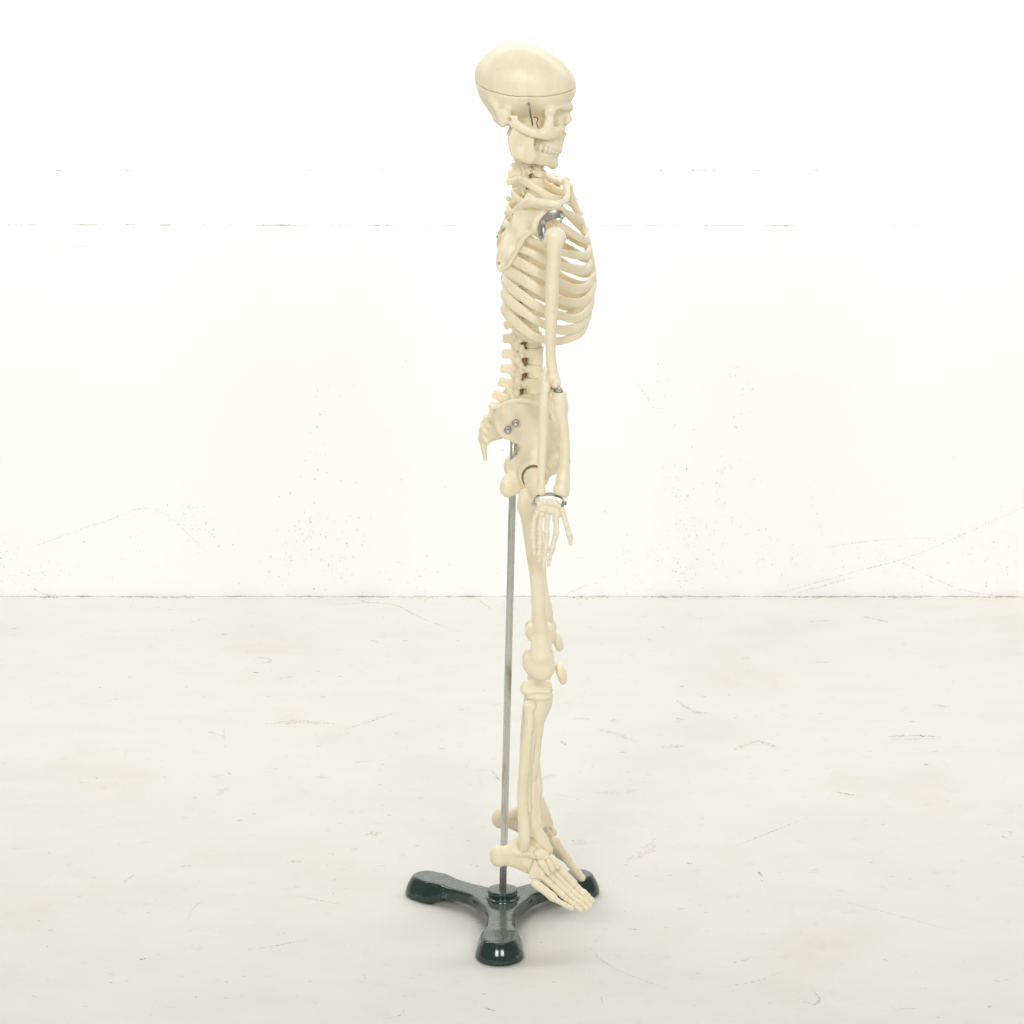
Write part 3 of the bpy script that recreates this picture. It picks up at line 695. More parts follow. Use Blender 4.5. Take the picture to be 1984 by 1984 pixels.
ribs.append((pz(zC, (740, 1180, -.009), (560, 1190, -.020), (600, 1290, -.030), (720, 1370, -.036)), .0032))
cart_mat = M_bone
for i, (P, hh) in enumerate(ribs):
    m = len(P); wide = [hh * (.8 if j < 2 else 1.0) for j in range(m)]
    if i >= 3 and i < 10:
        wide[-1] *= 1.1; wide[-2] *= 1.12; wide[-3] *= 1.03; wide[-4] *= .96
    if i >= 5 and i < 10: wide = [q * (1.14 if 2 <= j <= 4 else .95) for j, q in enumerate(wide)]

    th = [.0018 * (1 + .12 * rng.normal()) for _ in range(m)]
    wide = [q * (1 + .07 * rng.normal()) for q in wide]
    P = [p + np.array([0, 0, .0005 * rng.normal()]) if 1 < j < m - 2 else p for j, p in enumerate(P)]
    V, Fc = sweep(P, th, wide, outward, seg=14, n=7, power=2.6)
    me = mk('rib', V, Fc); link('rib', me, M_bone, skel); link('rib', mirrored(me), M_bone, skel)
# costal margin joining the lower ribs
s = S(.0009)
s.tube(pz(zC, (1240, 1360, -.055), (1375, 1260, -.049), (1465, 1120, -.042), (1520, 960, -.036), (1545, 860, -.032)), [.0026, .0028, .0028, .0026, .0018], k=.003)
cme = s.mesh('costal_cartilage'); link('costal_cartilage', cme, M_bone, skel); link('costal_cartilage', mirrored(cme), M_bone, skel)
# sternum
s = S(.0009, mirror=False)
s.tube(pz(zP, (1103, 372), (1112, 392)), [.0135, .0120], k=.002, flat=((1, 0, .35), 3.2))
s.tube(pz(zP, (1112, 392), (1124, 420), (1133, 450), (1140, 480), (1145, 510), (1148, 540), (1147, 560)), [.0085, .0078, .0085, .0095, .0098, .0085, .004], k=.003, flat=((1, 0, .3), 2.6))
s.tube(pz(zP, (1147, 556), (1143, 580)), [.0036, .0022], k=.002, flat=((1, 0, 0), 1.8))
for q in (-1, 1): s.ell(zP(1103, 362, q * .011), .0038, k=.003)
st = link('breastbone', s.mesh('breastbone'), M_bone, skel)
screw(W(1100, 357.5, -.012), .0011, st, (.3, -.9, .3))
# clavicle
s = S(.0008)
s.tube([zB(1225, 395, -.012), zB(1225, 470, -.026), zB(1235, 560, -.044), zB(1180, 625, -.062), zB(1090, 655, -.077), zB(1020, 650, -.084)], [.0040, .0030, .0027, .0028, .0029, .0026], k=.003)
cl = s.mesh('collarbone'); link('collarbone', cl, M_bone, skel); link('collarbone', mirrored(cl), M_bone, skel)

# ================= SHOULDER BLADE =================
scp = [(520, 735, -.044), (495, 860, -.043), (430, 1000, -.043), (350, 1180, -.046), (305, 1330, -.049), (288, 1450, -.051), (305, 1530, -.052), (352, 1562, -.053), (450, 1490, -.058), (560, 1300, -.063), (650, 1130, -.067), (725, 1050, -.070), (830, 1005, -.074), (850, 960, -.0755), (815, 900, -.075), (850, 820, -.075), (950, 750, -.072), (900, 700, -.068), (820, 610, -.058), (815, 600, -.049), (780, 530, -.044), (700, 495, -.041), (640, 570, -.041), (590, 620, -.041)]
scy = [(zB(520, 760, -.047), .0013), (zB(430, 1000, -.046), .0012), (zB(310, 1450, -.053), .0014), (zB(350, 1540, -.054), .0014), (zB(550, 1200, -.060), .0010), (zB(640, 950, -.060), .0009), (zB(650, 1120, -.068), .0022), (zB(520, 1350, -.062), .0020), (zB(820, 960, -.0755), .0036), (zB(720, 430, -.041), .0012), (zB(700, 650, -.050), .0010), (zB(850, 740, -.070), .0022)]
s = S(.00075)
s.slab([zB(x, y, Y) for x, y, Y in scp], .0015, yf=scy, rnd=.0010, k=.0015, smooth=3)
# medial and lateral borders
s.tube([zB(530, 740, -.046), zB(505, 860, -.046), zB(440, 1000, -.047), zB(360, 1180, -.050), zB(312, 1340, -.053), zB(305, 1480, -.055)], .0015, k=.002)
s.tube([zB(345, 1535, -.055), zB(450, 1470, -.060), zB(560, 1280, -.065), zB(650, 1110, -.070), zB(740, 1030, -.074), zB(830, 980, -.077)], [.0014, .0018, .0022, .0025, .0027, .003], k=.002)
# spine of the blade and acromion
s.tube([zB(520, 745, -.047), zB(600, 700, -.055), zB(700, 665, -.066), zB(820, 650, -.078), zB(930, 650, -.088), zB(1040, 665, -.092), (zB(1125, 672, -.088))], [.0018, .0024, .0026, .0028, .0028, .0026, .0022], k=.003)
s.slab([zB(x, y, -.08) for x, y in [(560, 715), (650, 650), (780, 595), (880, 575), (1000, 590), (1110, 630), (1130, 680), (1060, 735), (930, 728), (790, 726), (660, 730), (580, 735)]], .0015, yf=[(zB(560, 715, -.0500), .0010), (zB(660, 690, -.061), .0018), (zB(790, 650, -.075), .0024), (zB(930, 650, -.088), .0026), (zB(1100, 660, -.089), .0024)], rnd=.0018, k=.003)
s.tube([zB(800, 570, -.050), zB(770, 640, -.060), zB(690, 700, -.064)], .0014, k=.003)
# coracoid
s.tube([zB(900, 820, -.074), zB(960, 770, -.072), zB(1060, 735, -.074), zB(1150, 735, -.074)], [.0040, .0036, .0032, .0026], k=.003)
# glenoid
s.ell(zB(865, 900, -.0775), (.0062, .0030, .0095), k=.003, R=np.array([[math.cos(-.5), 0, math.sin(-.5)], [0, 1, 0], [-math.sin(-.5), 0, math.cos(-.5)]]))
sme = s.mesh('shoulder_blade'); nb = link('shoulder_blade', sme, M_bone, skel); fb = link('shoulder_blade', mirrored(sme), M_bone, skel)
screw(zB(522, 800, -.0505), .0014, nb, (-.2, -1, .1)); screw(zB(318, 1447, -.0570), .0013, nb, (-.2, -1, .1))
screw(zB(297, 1092, .050), .0013, fb, (-1, .3, .1))

# shoulder bracket: bent steel strap
V, Fc = sweep([zB(885, 1130, -.083), zB(880, 1060, -.085), zB(872, 990, -.085), zB(900, 910, -.086), zB(960, 840, -.087), zB(1040, 800, -.088), zB(1120, 790, -.087), zB(1180, 795, -.085)], .0007, [.0020, .0020, .0021, .0024, .0034, .0042, .0036, .0026], None, seg=10, n=6, power=6)
br = link('shoulder_bracket', mk('shoulder_bracket', V, Fc), M_bracket, skel)
V, Fc = sweep([zB(905, 900, -.088), zB(915, 980, -.091), zB(920, 1060, -.092), zB(930, 1140, -.092)], .0007, .0019, None, seg=8, n=4, power=6)
link('bracket_tab', mk('bracket_tab', V, Fc), M_bracket, br)
V, Fc = sweep([zB(1170, 800, -.086), zB(1155, 850, -.088), zB(1148, 905, -.089)], .0006, .0014, None, seg=8, n=4, power=6)
link('bracket_tab', mk('bracket_tab', V, Fc), M_bracket, br)
screw(zB(917, 912, -.0885), .0026, br); screw(zB(1170, 812, -.088), .0026, br); screw(zB(895, 1112, -.088), .0024, br)

# ================= ARM =================
rb = zB.r; rd = zD.r
s = S(.0009)
s.tube([zB(1065, 1090, -.094), zB(1062, 1250, -.095), zB(1055, 1400, -.096), zC(1040, 500, -.0965), zC(1030, 800, -.097), zC(1020, 1100, -.0975), zC(1012, 1350, -.098), zD(947, 120, -.098), zD(950, 300, -.0985), zD(965, 430, -.0985), zD(985, 540, -.0985)], [rb(112), rb(96), rb(88), rb(86), rb(84), rb(78), rb(68), rd(53), rd(54), rd(56), rd(60)], k=.003)
s.ell(zB(1062, 1080, -.092), (rb(118), .0088, rb(118)), k=.003)
s.ell(zB(1125, 1120, -.094), (rb(88), .0070, rb(110)), k=.003)
s.tube([zB(985, 1130, -.088), zB(1000, 1100, -.080)], [.0062, .0066], k=.003)
s.ell(zD(998, 575, -.0985), (rd(58), .0115, rd(60)), k=.003)
s.ell(zD(1010, 600, -.094), (rd(42), .006, rd(45)), k=.003)
link('upper_arm_bone', s.mesh('upper_arm_bone'), M_bone, skel)
s = S(.00085)
s.tube([zD(893, 440, -.1015), zD(886, 520, -.102), zD(882, 600, -.1025), zD(878, 760, -.103), zD(870, 900, -.1035), zD(862, 1200, -.105), zD(852, 1450, -.106), zD(844, 1650, -.107), zD(845, 1775, -.1075)], [rd(36), rd(46), rd(48), rd(50), rd(49), rd(50), rd(45), rd(43), rd(45)], k=.003)
s.ell(zD(905, 620, -.100), (rd(42), .006, rd(40)), k=.004)
s.ell(zD(955, 700, -.096), (rd(42), .004, rd(70)), k=.004)
s.ell(zD(925, 520, -.108), (rd(20), .006, rd(60)), k=.002, kind='-')
link('forearm_bone', s.mesh('forearm_bone'), M_bone, skel)
s = S(.00085)
hd = zD(1045, 690, -.100)
def disc(X, Y, Z):
    q = np.sqrt((X - hd[0]) ** 2 + (Y - hd[1]) ** 2) - rd(70) + .0006; w = np.abs(Z - (hd[2] - .0025)) - .0035 + .0006
    return np.minimum(np.maximum(q, w), 0) + np.sqrt(np.maximum(q, 0) ** 2 + np.maximum(w, 0) ** 2) - .0006
s.op('+', disc, hd - .008, hd + .008, .001)
s.tube([zD(1045, 740, -.100), zD(1052, 830, -.100), zD(1085, 1000, -.101), zD(1103, 1150, -.102), zD(1105, 1350, -.104), zD(1098, 1500, -.1055), zD(1085, 1640, -.107), zD(1075, 1740, -.1075)], [rd(58), rd(58), rd(52), rd(50), rd(53), rd(58), rd(72), rd(82)], k=.004)
s.tube([zD(1095, 800, -.097), zD(1105, 870, -.095)], [rd(36), rd(40)], k=.005)
s.tube([zD(1060, 820, -.101), zD(1050, 900, -.101), zD(1075, 980, -.101)], [rd(50), rd(55), rd(40)], k=.005)
s.ell(zD(1108, 1790, -.1075), (rd(38), .0048, rd(60)), k=.003)
s.ell(zD(1045, 1760, -.1075), (rd(60), .0055, rd(40)), k=.004)
s.ell(hd + np.array([0, 0, .0022]), (rd(52), rd(52), .0014), kind='-', k=.001)
link('forearm_bone', s.mesh('forearm_bone'), M_bone, skel)
# elbow bolt and plate
screw(zD(1038, 652, -.104), .0030, skel, (.05, -1, .5), 'elbow_bolt')
me = lathe([(0, 0), (.0042, 0), (.0042, .0012), (0, .0012)], hd + np.array([-.0006, 0, .0012]), (.1, -.1, 1), 20, 'elbow_washer'); link('elbow_washer', me, M_wire, skel)
V, Fc = sweep([zD(940, 610, -.099), zD(985, 640, -.100), zD(1040, 672, -.100), zD(1070, 665, -.100)], .0006, .0013, lambda p: np.array([0, -.3, 1.0]), seg=8, n=4, power=6)
link('elbow_strap', mk('elbow_strap', V, Fc), M_wire, skel)

# ================= HAND =================
re_ = zE.r
HY = -.110
s = S(.0006)
cb = [(880, 640, 55, 50), (960, 610, 58, 60), (1050, 610, 60, 62), (1150, 640, 62, 58), (1215, 680, 42, 48), (880, 725, 52, 42), (965, 730, 55, 55), (1050, 745, 52, 62), (1130, 770, 50, 60), (1200, 790, 60, 70), (1150, 840, 52, 50)]
for x, y, a, b in cb: s.ell(zE(x, y, HY), (re_(a), .0034, re_(b)), k=.0007)
s.slab([zE(x, y, HY + .001) for x, y in [(850, 650), (950, 590), (1080, 590), (1190, 640), (1240, 720), (1220, 830), (1100, 820), (870, 760)]], .002, rnd=.001, k=.001)
hand = link('hand', s.mesh('hand'), M_pale, skel)
fg = [
 ([(850, 760), (800, 900), (778, 1030)], [(778, 1055), (775, 1215)], [(780, 1235), (795, 1350)], [(797, 1365), (800, 1460)], 36, 30, 38, 30, -.001),
 ([(925, 790), (900, 930), (885, 1080)], [(890, 1105), (888, 1300)], [(885, 1325), (878, 1475)], [(878, 1492), (878, 1590)], 40, 30, 42, 30, 0),
 ([(1010, 830), (1005, 970), (1000, 1120)], [(1000, 1150), (988, 1375)], [(982, 1400), (962, 1560)], [(958, 1580), (948, 1680)], 42, 32, 44, 30, 0),
 ([(1150, 880), (1158, 1000), (1155, 1120)], [(1145, 1165), (1090, 1370)], [(1082, 1398), (1052, 1530)], [(1048, 1548), (1030, 1640)], 44, 33, 44, 30, -.0015),
 ([(1255, 740), (1295, 880), (1338, 1020)], [(1345, 1050), (1375, 1155)], [(1382, 1180), (1390, 1290)], 38, 34, 38, 30, -.004)]
for row in fg:
    mt, a, b, (c, r0, rm, r1, rt_, dy) = row[0], row[1], row[2], (row[3:] if len(row) == 9 else (None,) + tuple(row[3:]))
    y = HY + dy
    r0, rm, r1, rt_ = (r0 or 0) * 1.2 if r0 else 44, rm * 1.42, r1 * 1.16, rt_ * 1.36
    smallbone([zE(*q, y) for q in mt], re_(r0), re_(rm * .85), re_(r1), 'palm_bone', M_pale, hand)
    smallbone([zE(*q, y - .0005) for q in a], re_(r1 * .95), re_(rm * .8), re_(rm * 1.05), 'finger_bone', M_pale, hand)
    smallbone([zE(*q, y - .0005) for q in b], re_(rm * 1.0), re_(rt_ * .72), re_(rt_ * .9), 'finger_bone', M_pale, hand)
    if c: smallbone([zE(*q, y) for q in c], re_(rt_ * .85), re_(rt_ * .6), re_(rt_ * .62), 'finger_bone', M_pale, hand)
# wrist hanger: bent flat wire with two clips
V, Fc = sweep([zE(795, 620, HY - .003), zE(815, 545, HY - .002), zE(850, 512, HY + .002), zE(950, 496, HY + .004), zE(1050, 482, HY + .005), zE(1140, 500, HY + .003), zE(1220, 535, HY), zE(1262, 570, HY - .002), zE(1285, 650, HY - .003)], [.0004] * 9, [.0008, .0009, .0011, .0016, .0024, .0018, .0010, .0009, .0009], lambda p: np.array([0, -.5, 1.0]), seg=8, n=5, power=5)
wb = link('wrist_bracket', mk('wrist_bracket', V, Fc), M_bracket, skel)
screw(zE(793, 640, HY - .004), .0019, wb); screw(zE(1300, 630, HY - .004), .0018, wb, (.5, -.8, .2))
V, Fc = sweep([zE(1245, 640, HY - .004), zE(1275, 690, HY - .004)], .0006, .0012, seg=8); link('bracket_tab', mk('bracket_tab', V, Fc), M_wire, wb)

# ================= STAND =================
stand = bpy.data.objects.new('display_stand', None); COL.objects.link(stand)
stand['label'] = 'dark green cast iron three footed stand with thin steel pole, on the white floor'
stand['category'] = 'display stand'
HUB = WZ(974, 1751, .018); bx, by = HUB[0], HUB[1]
arms = []
def armdir(tip): v = np.array([tip[0] - bx, tip[1] - by]); return v / np.linalg.norm(v), np.linalg.norm(v)
tips = [WZ(827, 1715, .010), WZ(1120, 1712, .010), WZ(968, 1836, .010)]
base = S(.0011)
def armf(tip, wf=1.0):
    (dx, dy), L = armdir(tip); 
    def f(X, Y, Z):
        u = (X - bx) * dx + (Y - by) * dy; v = -(X - bx) * dy + (Y - by) * dx
        uu = np.clip(u, 0, L)
        t = uu / L
        w = np.interp(t, [0, .25, .5, .7, .86, 1.0], [.021, .0165, .0148, .0155, .0195, .0195]) * (1 + (wf - 1) * t)
        top = np.interp(t, [0, .3, .6, .85, 1.0], [.0245, .0238, .0225, .0225, .0215])
        bot = np.interp(t, [0, .5, .72, .8, 1.0], [.0110, .0095, .0060, .0002, .0002])
        d2 = np.sqrt((u - uu) ** 2 + v ** 2) - w
        zz = np.clip((Z - bot) / (top - bot), 0, 1)
        d2 = d2 + .0065 * zz ** 2.5 - .0010      # sides lean inwards towards the top
        dz = np.maximum(Z - top, bot - Z)
        r_ = .0022
        a = d2 + r_; b = dz + r_
        return np.minimum(np.maximum(a, b), 0) + np.sqrt(np.maximum(a, 0) ** 2 + np.maximum(b, 0) ** 2) - r_
    return f, np.array([min(bx, tip[0]) - .03, min(by, tip[1]) - .03, 0]), np.array([max(bx, tip[0]) + .03, max(by, tip[1]) + .03, .032])
def casting(X, Y, Z):
    D = None; ws = 0; tp = 0; bt = 0; ln = 0
    for tip, wf in zip(tips, (1, 1, 1.08)):
        (dx, dy), L = armdir(tip)
        u = (X - bx) * dx + (Y - by) * dy; v = -(X - bx) * dy + (Y - by) * dx
        uu = np.clip(u, 0, L); t = uu / L
        w = np.interp(t, [0, .25, .5, .7, .86, 1.0], [.0150, .0138, .0125, .0148, .0205, .0208]) * (1 + (wf - 1) * t)
        d = np.sqrt((u - uu) ** 2 + v ** 2) - w
        top = np.interp(t, [0, .3, .6, .85, 1.0], [.0250, .0238, .0222, .0222, .0212]); bot = np.interp(t, [0, .5, .68, .78, 1.0], [.0120, .0105, .0085, .0002, .0002]); le = np.interp(t, [0, .55, .8, 1.0], [.0012, .0018, .0060, .0085])
        q = np.exp(-d / .005); ln = ln + q * le; ws = ws + q; tp = tp + q * top; bt = bt + q * bot
        if D is None: D = d
        else:
            h = np.maximum(.022 - np.abs(D - d), 0) / .022; D = np.minimum(D, d) - h * h * .022 / 4
    top = tp / ws; bot = bt / ws; 
    zz = np.clip((Z - bot) / (top - bot), 0, 1)
    d2 = D + (ln / ws) * zz ** 1.9 - .0010
    dz = np.maximum(Z - top, bot - Z); r_ = .0020
    a = d2 + r_; b = dz + r_
    return np.minimum(np.maximum(a, b), 0) + np.sqrt(np.maximum(a, 0) ** 2 + np.maximum(b, 0) ** 2) - r_
tl_ = np.array(tips)
base.op('+', casting, [tl_[:, 0].min() - .026, tl_[:, 1].min() - .028, 0], [tl_[:, 0].max() + .026, tl_[:, 1].max() + .026, .029], 1e-4)
link('cast_iron_base', base.mesh('cast_iron_base', smooth=2), M_base, stand)
prof = [(.0172, .0235), (.0170, .0255), (.0160, .0262), (.0150, .0264), (.0146, .0270), (.0143, .0280), (.0146, .0290), (.0148, .0325), (.0143, .0335), (.0134, .0338), (.0045, .0338), (0, .0338)]
link('collar', lathe(prof, (bx, by, 0), (0, 0, 1), 48, 'collar'), M_base, stand)
p0 = np.array([bx, by, .030]); p1 = W(997, 790, .0)
V, Fc = sweep([p0, (p0 + p1) / 2, p1], .0035, .0035, lambda p: np.array([0, -1, 0.]), seg=24, n=4, power=2, cap=False)
link('steel_pole', mk('steel_pole', V, Fc), M_pole, stand)

# ================= FLOOR AND WALLS =================
def quadmesh(name, corners): return mk(name, corners, [[0, 1, 2, 3]])
YW = WZ(992, 1155, 0)[1]
ZT = W(992, 434, YW)[2]
YB = WZ(992, 331, ZT)[1]

def ribbon(P, w, nrm, lift, jag=.35):
    """irregular thin stain: P list of 3D points on a surface"""
    P = catmull(np.array(P), 5) if len(P) > 2 else catmull(np.array(P), 8)
    T = np.gradient(P, axis=0); T /= np.linalg.norm(T, axis=1)[:, None] + 1e-12
    B = np.cross(T, nrm); m = len(P); V = []
    for i in range(m):
        e = math.sin(math.pi * (i + .15) / (m - .7)) ** .5
        a = w * e * (1 + jag * rng.normal()) ; b = w * e * (1 + jag * rng.normal())
        V += [P[i] + B[i] * abs(a) + nrm * lift, P[i] - B[i] * abs(b) + nrm * lift]
    Fq = [[2 * i, 2 * i + 1, 2 * i + 3, 2 * i + 2] for i in range(m - 1)]
    return V, Fq
def surface(name, corners, nrm, marks, mat, kind='structure'):
    V = [np.array(c) for c in corners]; Fq = [[0, 1, 2, 3]]; mi = [0]
    lift = .0003
    for P, w, m, jag in marks:
        lift += .000004
        v, f = ribbon(P, w, nrm, lift, jag); o = len(V)
        V += v; Fq += [[o + a for a in q] for q in f]; mi += [m + 1] * len(f)
    me = mk(name, V, Fq); me.polygons.foreach_set('material_index', np.array(mi, np.int32))
    me.polygons.foreach_set('use_smooth', np.zeros(len(mi), bool))
    o = link(name, me, None); me.materials.append(mat)
    for q in M_mark: me.materials.append(q)
    o['kind'] = kind
    return o
up_ = np.array([0, 0, 1.]); fr_ = np.array([0, -1., 0])
def fl(*pts): return [WZ(x, y, 0) for x, y in pts]
def wl(*pts): return [W(x, y, YW) for x, y in pts]
def q1(x, y): return (x / 1.948, 1100 + y / 1.948)          # left floor close-up of the photograph
def q2(x, y): return (992 + x / 1.948, 1100 + y / 1.948)    # right floor close-up
FM = []
def fm(pts, w, m, jag=.35): FM.append((fl(*pts), w * .0006, m, jag))
G_, D_, B_, K_, C_ = 0, 1, 2, 3, 4
for a, w, m in [([q1(712, 208), q1(750, 198), q1(785, 194)], 1.5, G_), ([q1(950, 352), q1(985, 340), q1(1025, 350), q1(985, 362), q1(945, 360)], 1.6, G_), ([q1(955, 396), q1(980, 396)], 1.6, D_), ([q1(1018, 389), q1(1042, 390)], 1.4, G_),
    ([q1(1050, 420), q1(1105, 412)], 1.6, G_), ([q1(775, 630), q1(800, 622), q1(848, 640)], 2, G_), ([q1(845, 610), q1(846, 648)], 1, G_), ([q1(400, 508), q1(455, 492)], 1.2, G_), ([q1(1192, 676), q1(1212, 672)], 2, D_),
    ([q1(1400, 275), q1(1432, 282)], 3, G_), ([q1(1300, 612), q1(1400, 580), q1(1500, 545)], 2.2, B_), ([q1(1360, 585), q1(1440, 562)], 1.2, G_), ([q1(1000, 590), q1(1130, 582), q1(1260, 590)], 9, B_), ([q1(1335, 738), q1(1400, 728)], 2.5, B_),
    ([q1(1185, 792), q1(1250, 790)], 9, K_), ([q1(820, 860), q1(860, 830)], 8, K_), ([q1(725, 870), q1(745, 868)], 6, K_), ([q1(1325, 1062), q1(1350, 1066)], 6, K_), ([q1(895, 955), q1(915, 955)], 5, B_), ([q1(1085, 1112), q1(1140, 1110)], 5, B_),
    ([q1(908, 1447), q1(1040, 1428), q1(1175, 1400)], .9, G_), ([q1(1040, 1428), q1(1100, 1416)], .8, D_), ([q1(710, 1330), q1(735, 1280), q1(775, 1255)], .7, G_), ([q1(525, 1482), q1(552, 1474)], 2, G_), ([q1(680, 1130), q1(718, 1124)], 2.2, G_),
    ([q1(1445, 1705), q1(1510, 1690), q1(1525, 1670)], 1, G_), ([q1(1830, 1662), q1(1870, 1675)], 1.8, G_), ([q1(1795, 1126), q1(1808, 1128)], 2.4, D_), ([q1(1800, 768), q1(1850, 765), q1(1885, 800)], 1.8, G_), ([q1(1870, 790), q1(1888, 806)], 1.6, D_), ([q1(1440, 930), q1(1475, 936)], 1.2, G_), ([q1(468, 1188), q1(505, 1160)], 1.5, G_),
    ([q1(1225, 143), q1(1400, 133), q1(1500, 145), q1(1600, 195), q1(1760, 250)], 1.2, C_), ([q1(1350, 122), q1(1410, 135)], 2.4, C_), ([q1(1800, 115), q1(1855, 160)], 1.2, C_), ([q1(1380, 1010), q1(1440, 1000)], 8, B_), ([q1(1120, 1240), q1(1300, 1275)], 1, G_), ([q1(410, 1567), q1(425, 1569)], 1.8, D_), ([q1(120, 1615), q1(150, 1628)], 1, G_), ([q1(1380, 1555), q1(1372, 1530)], 1, G_),
    ([q2(1115, 205), q2(1210, 200)], 3, B_), ([q2(1325, 185), q2(1425, 208)], 4, G_), ([q2(870, 342), q2(900, 344)], 3, B_), ([q2(620, 570), q2(650, 575)], 3.2, D_), ([q2(625, 582), q2(630, 584)], 2, D_), ([q2(620, 500), q2(680, 540), q2(745, 552)], 6, B_),
    ([q2(315, 610), q2(400, 630), q2(470, 660)], 5, B_), ([q2(230, 570), q2(300, 572)], 4, B_), ([q2(370, 580), q2(395, 575)], 6, B_), ([q2(560, 680), q2(655, 672)], 9, B_), ([q2(840, 690), q2(920, 655), q2(1000, 680)], 8, B_), ([q2(185, 655), q2(205, 672)], 2.6, C_),
    ([q2(1415, 640), q2(1500, 634), q2(1620, 640)], 4, G_), ([q2(1430, 650), q2(1620, 646)], 1.3, G_), ([q2(1540, 632), q2(1552, 640)], 3, D_), ([q2(1580, 520), q2(1655, 526)], 2, G_), ([q2(1500, 582), q2(1522, 582)], 1.8, D_), ([q2(1555, 742), q2(1572, 746)], 2.6, D_), ([q2(1225, 848), q2(1290, 860)], 3, G_), ([q2(1270, 858), q2(1292, 858)], 3, D_),
    ([q2(310, 850), q2(400, 850), q2(480, 838)], 8, K_), ([q2(430, 1110), q2(500, 1080), q2(540, 1020)], 12, K_), ([q2(220, 1050), q2(280, 1030)], 11, K_), ([q2(110, 800), q2(170, 780)], 7, K_), ([q2(832, 1056), q2(1000, 990), q2(1150, 930)], 1, G_), ([q2(655, 1116), q2(680, 1118)], 2, C_), ([q2(930, 1150), q2(942, 1165)], 3, D_), ([q2(460, 1164), q2(490, 1166)], 2, G_), ([q2(580, 1164), q2(610, 1164)], 1.8, G_),
    ([q2(1845, 1000), q2(1885, 1000), q2(1870, 1020), q2(1840, 1012)], 1.4, G_), ([q2(1924, 1095), q2(1932, 1090)], 3, D_), ([q2(310, 1465), q2(420, 1530), q2(590, 1592)], .9, G_), ([q2(320, 1445), q2(320, 1475)], .8, G_), ([q2(835, 1492), q2(905, 1478)], 1.4, G_), ([q2(835, 1494), q2(852, 1490)], 1.4, D_), ([q2(820, 1580), q2(930, 1560), q2(1040, 1518)], .8, G_), ([q2(1400, 1478), q2(1420, 1490)], 2, G_), ([q2(1105, 1640), q2(1140, 1650), q2(1160, 1628), q2(1130, 1590)], 2, G_), ([q2(1440, 1670), q2(1525, 1664)], 1, G_), ([q2(1798, 1662), q2(1806, 1656)], 2, D_), ([q2(1805, 1556), q2(1845, 1565)], 1, G_), ([q2(335, 1620), q2(345, 1652)], .8, G_), ([q2(1200, 1250), q2(1400, 1300), q2(1800, 1410)], .7, G_), ([q2(440, 1365), q2(480, 1368)], 2, G_), ([q2(690, 1530), q2(705, 1534)], 2, G_), ([q2(150, 850), q2(270, 882)], .9, G_), ([q2(1140, 360), q2(1200, 358)], 1.4, G_), ([q2(510, 274), q2(522, 274)], 2, G_), ([q2(560, 222), q2(580, 232)], 2, G_)]:
    fm(a, w, m)
# dirty joint where floor and wall meet
FM.append(([np.array([x_, YW - .0025, 0]) for x_ in np.linspace(-2, 2, 90)], .0016, 5, .8))
for x0, x1, w, m in [(0, 75, .7, C_), (75, 118, 2.6, C_), (118, 225, .6, C_), (226, 300, 1.6, C_), (290, 376, 3.4, C_), (376, 560, .7, C_), (560, 640, 1.6, C_), (640, 700, .8, C_), (690, 760, 2.2, C_), (775, 850, 4.5, B_), (860, 930, 2.2, B_), (1100, 1180, 4.0, B_), (1110, 1135, 2.0, C_), (1180, 1240, .8, B_), (1240, 1330, 2.0, C_), (1330, 1455, 1.3, C_), (1455, 1530, .8, C_), (1520, 1640, 2.4, C_), (1640, 1730, 1.5, C_), (1700, 1800, 2.4, C_), (1800, 1880, .7, C_), (1880, 1984, 2.0, C_)]:
    n = max(3, int((x1 - x0) / 18)); pts = []
    for i in range(n + 1):
        x = x0 + (x1 - x0) * i / n
        pts.append(np.array([WZ(x, 1156, 0)[0], YW - .0035 - .001 * w - rng.uniform(0, .002), 0]))
    FM.append((pts, w * .0016, m, .5))
for _ in range(420):
    x, y = rng.uniform(0, 1984), 1170 + 814 * rng.uniform(0, 1) ** 1.1; L = rng.uniform(2, 14); a = rng.normal() * .35
    fm([(x, y), (x + L * math.cos(a), y + L * math.sin(a) * .5)], rng.uniform(.5, 1.5), int(rng.choice([0, 0, 0, 2, 4, 1], p=[.3, .2, .2, .2, .05, .05])))
floor = surface('floor', [(-6, -6, 0), (6, -6, 0), (6, YW, 0), (-6, YW, 0)], up_, FM, M_floor)
WM = []
def wm(pts, w, m, jag=.5): WM.append((wl(*pts), w * .0006, m, jag))
def cluster(x, y, sx, sy, n, ang=1.2, m=0, ln=5, sl=0.0):
    for _ in range(int(n * 2.2)):
        v = rng.normal(); a = x + rng.normal() * sx + sl * v * sy; b = y + v * sy
        if b > 1150 or b < 440: continue
        L = rng.uniform(1, ln); t = ang + rng.normal() * .5
        wm([(a, b), (a + L * math.cos(t), b + L * math.sin(t))], rng.uniform(.5, 1.3), m)
cluster(560, 1075, 28, 45, 34, 2.1, sl=-.5); cluster(600, 1020, 18, 50, 12, 1.8); cluster(660, 1070, 22, 45, 36, 1.9, sl=-.4); cluster(620, 860, 12, 70, 12); cluster(395, 1035, 22, 20, 18, .9); cluster(350, 1000, 20, 18, 12, .6)
cluster(1290, 820, 14, 80, 20, 1.2, sl=.15); cluster(1330, 1020, 16, 60, 60, 1.3); cluster(1430, 780, 12, 60, 10, 1.7); cluster(1395, 970, 10, 60, 22, 1.8, sl=-.25); cluster(1215, 1090, 45, 30, 40, .6); cluster(1340, 1110, 30, 20, 26, .8); cluster(1480, 1080, 60, 35, 26, .9)
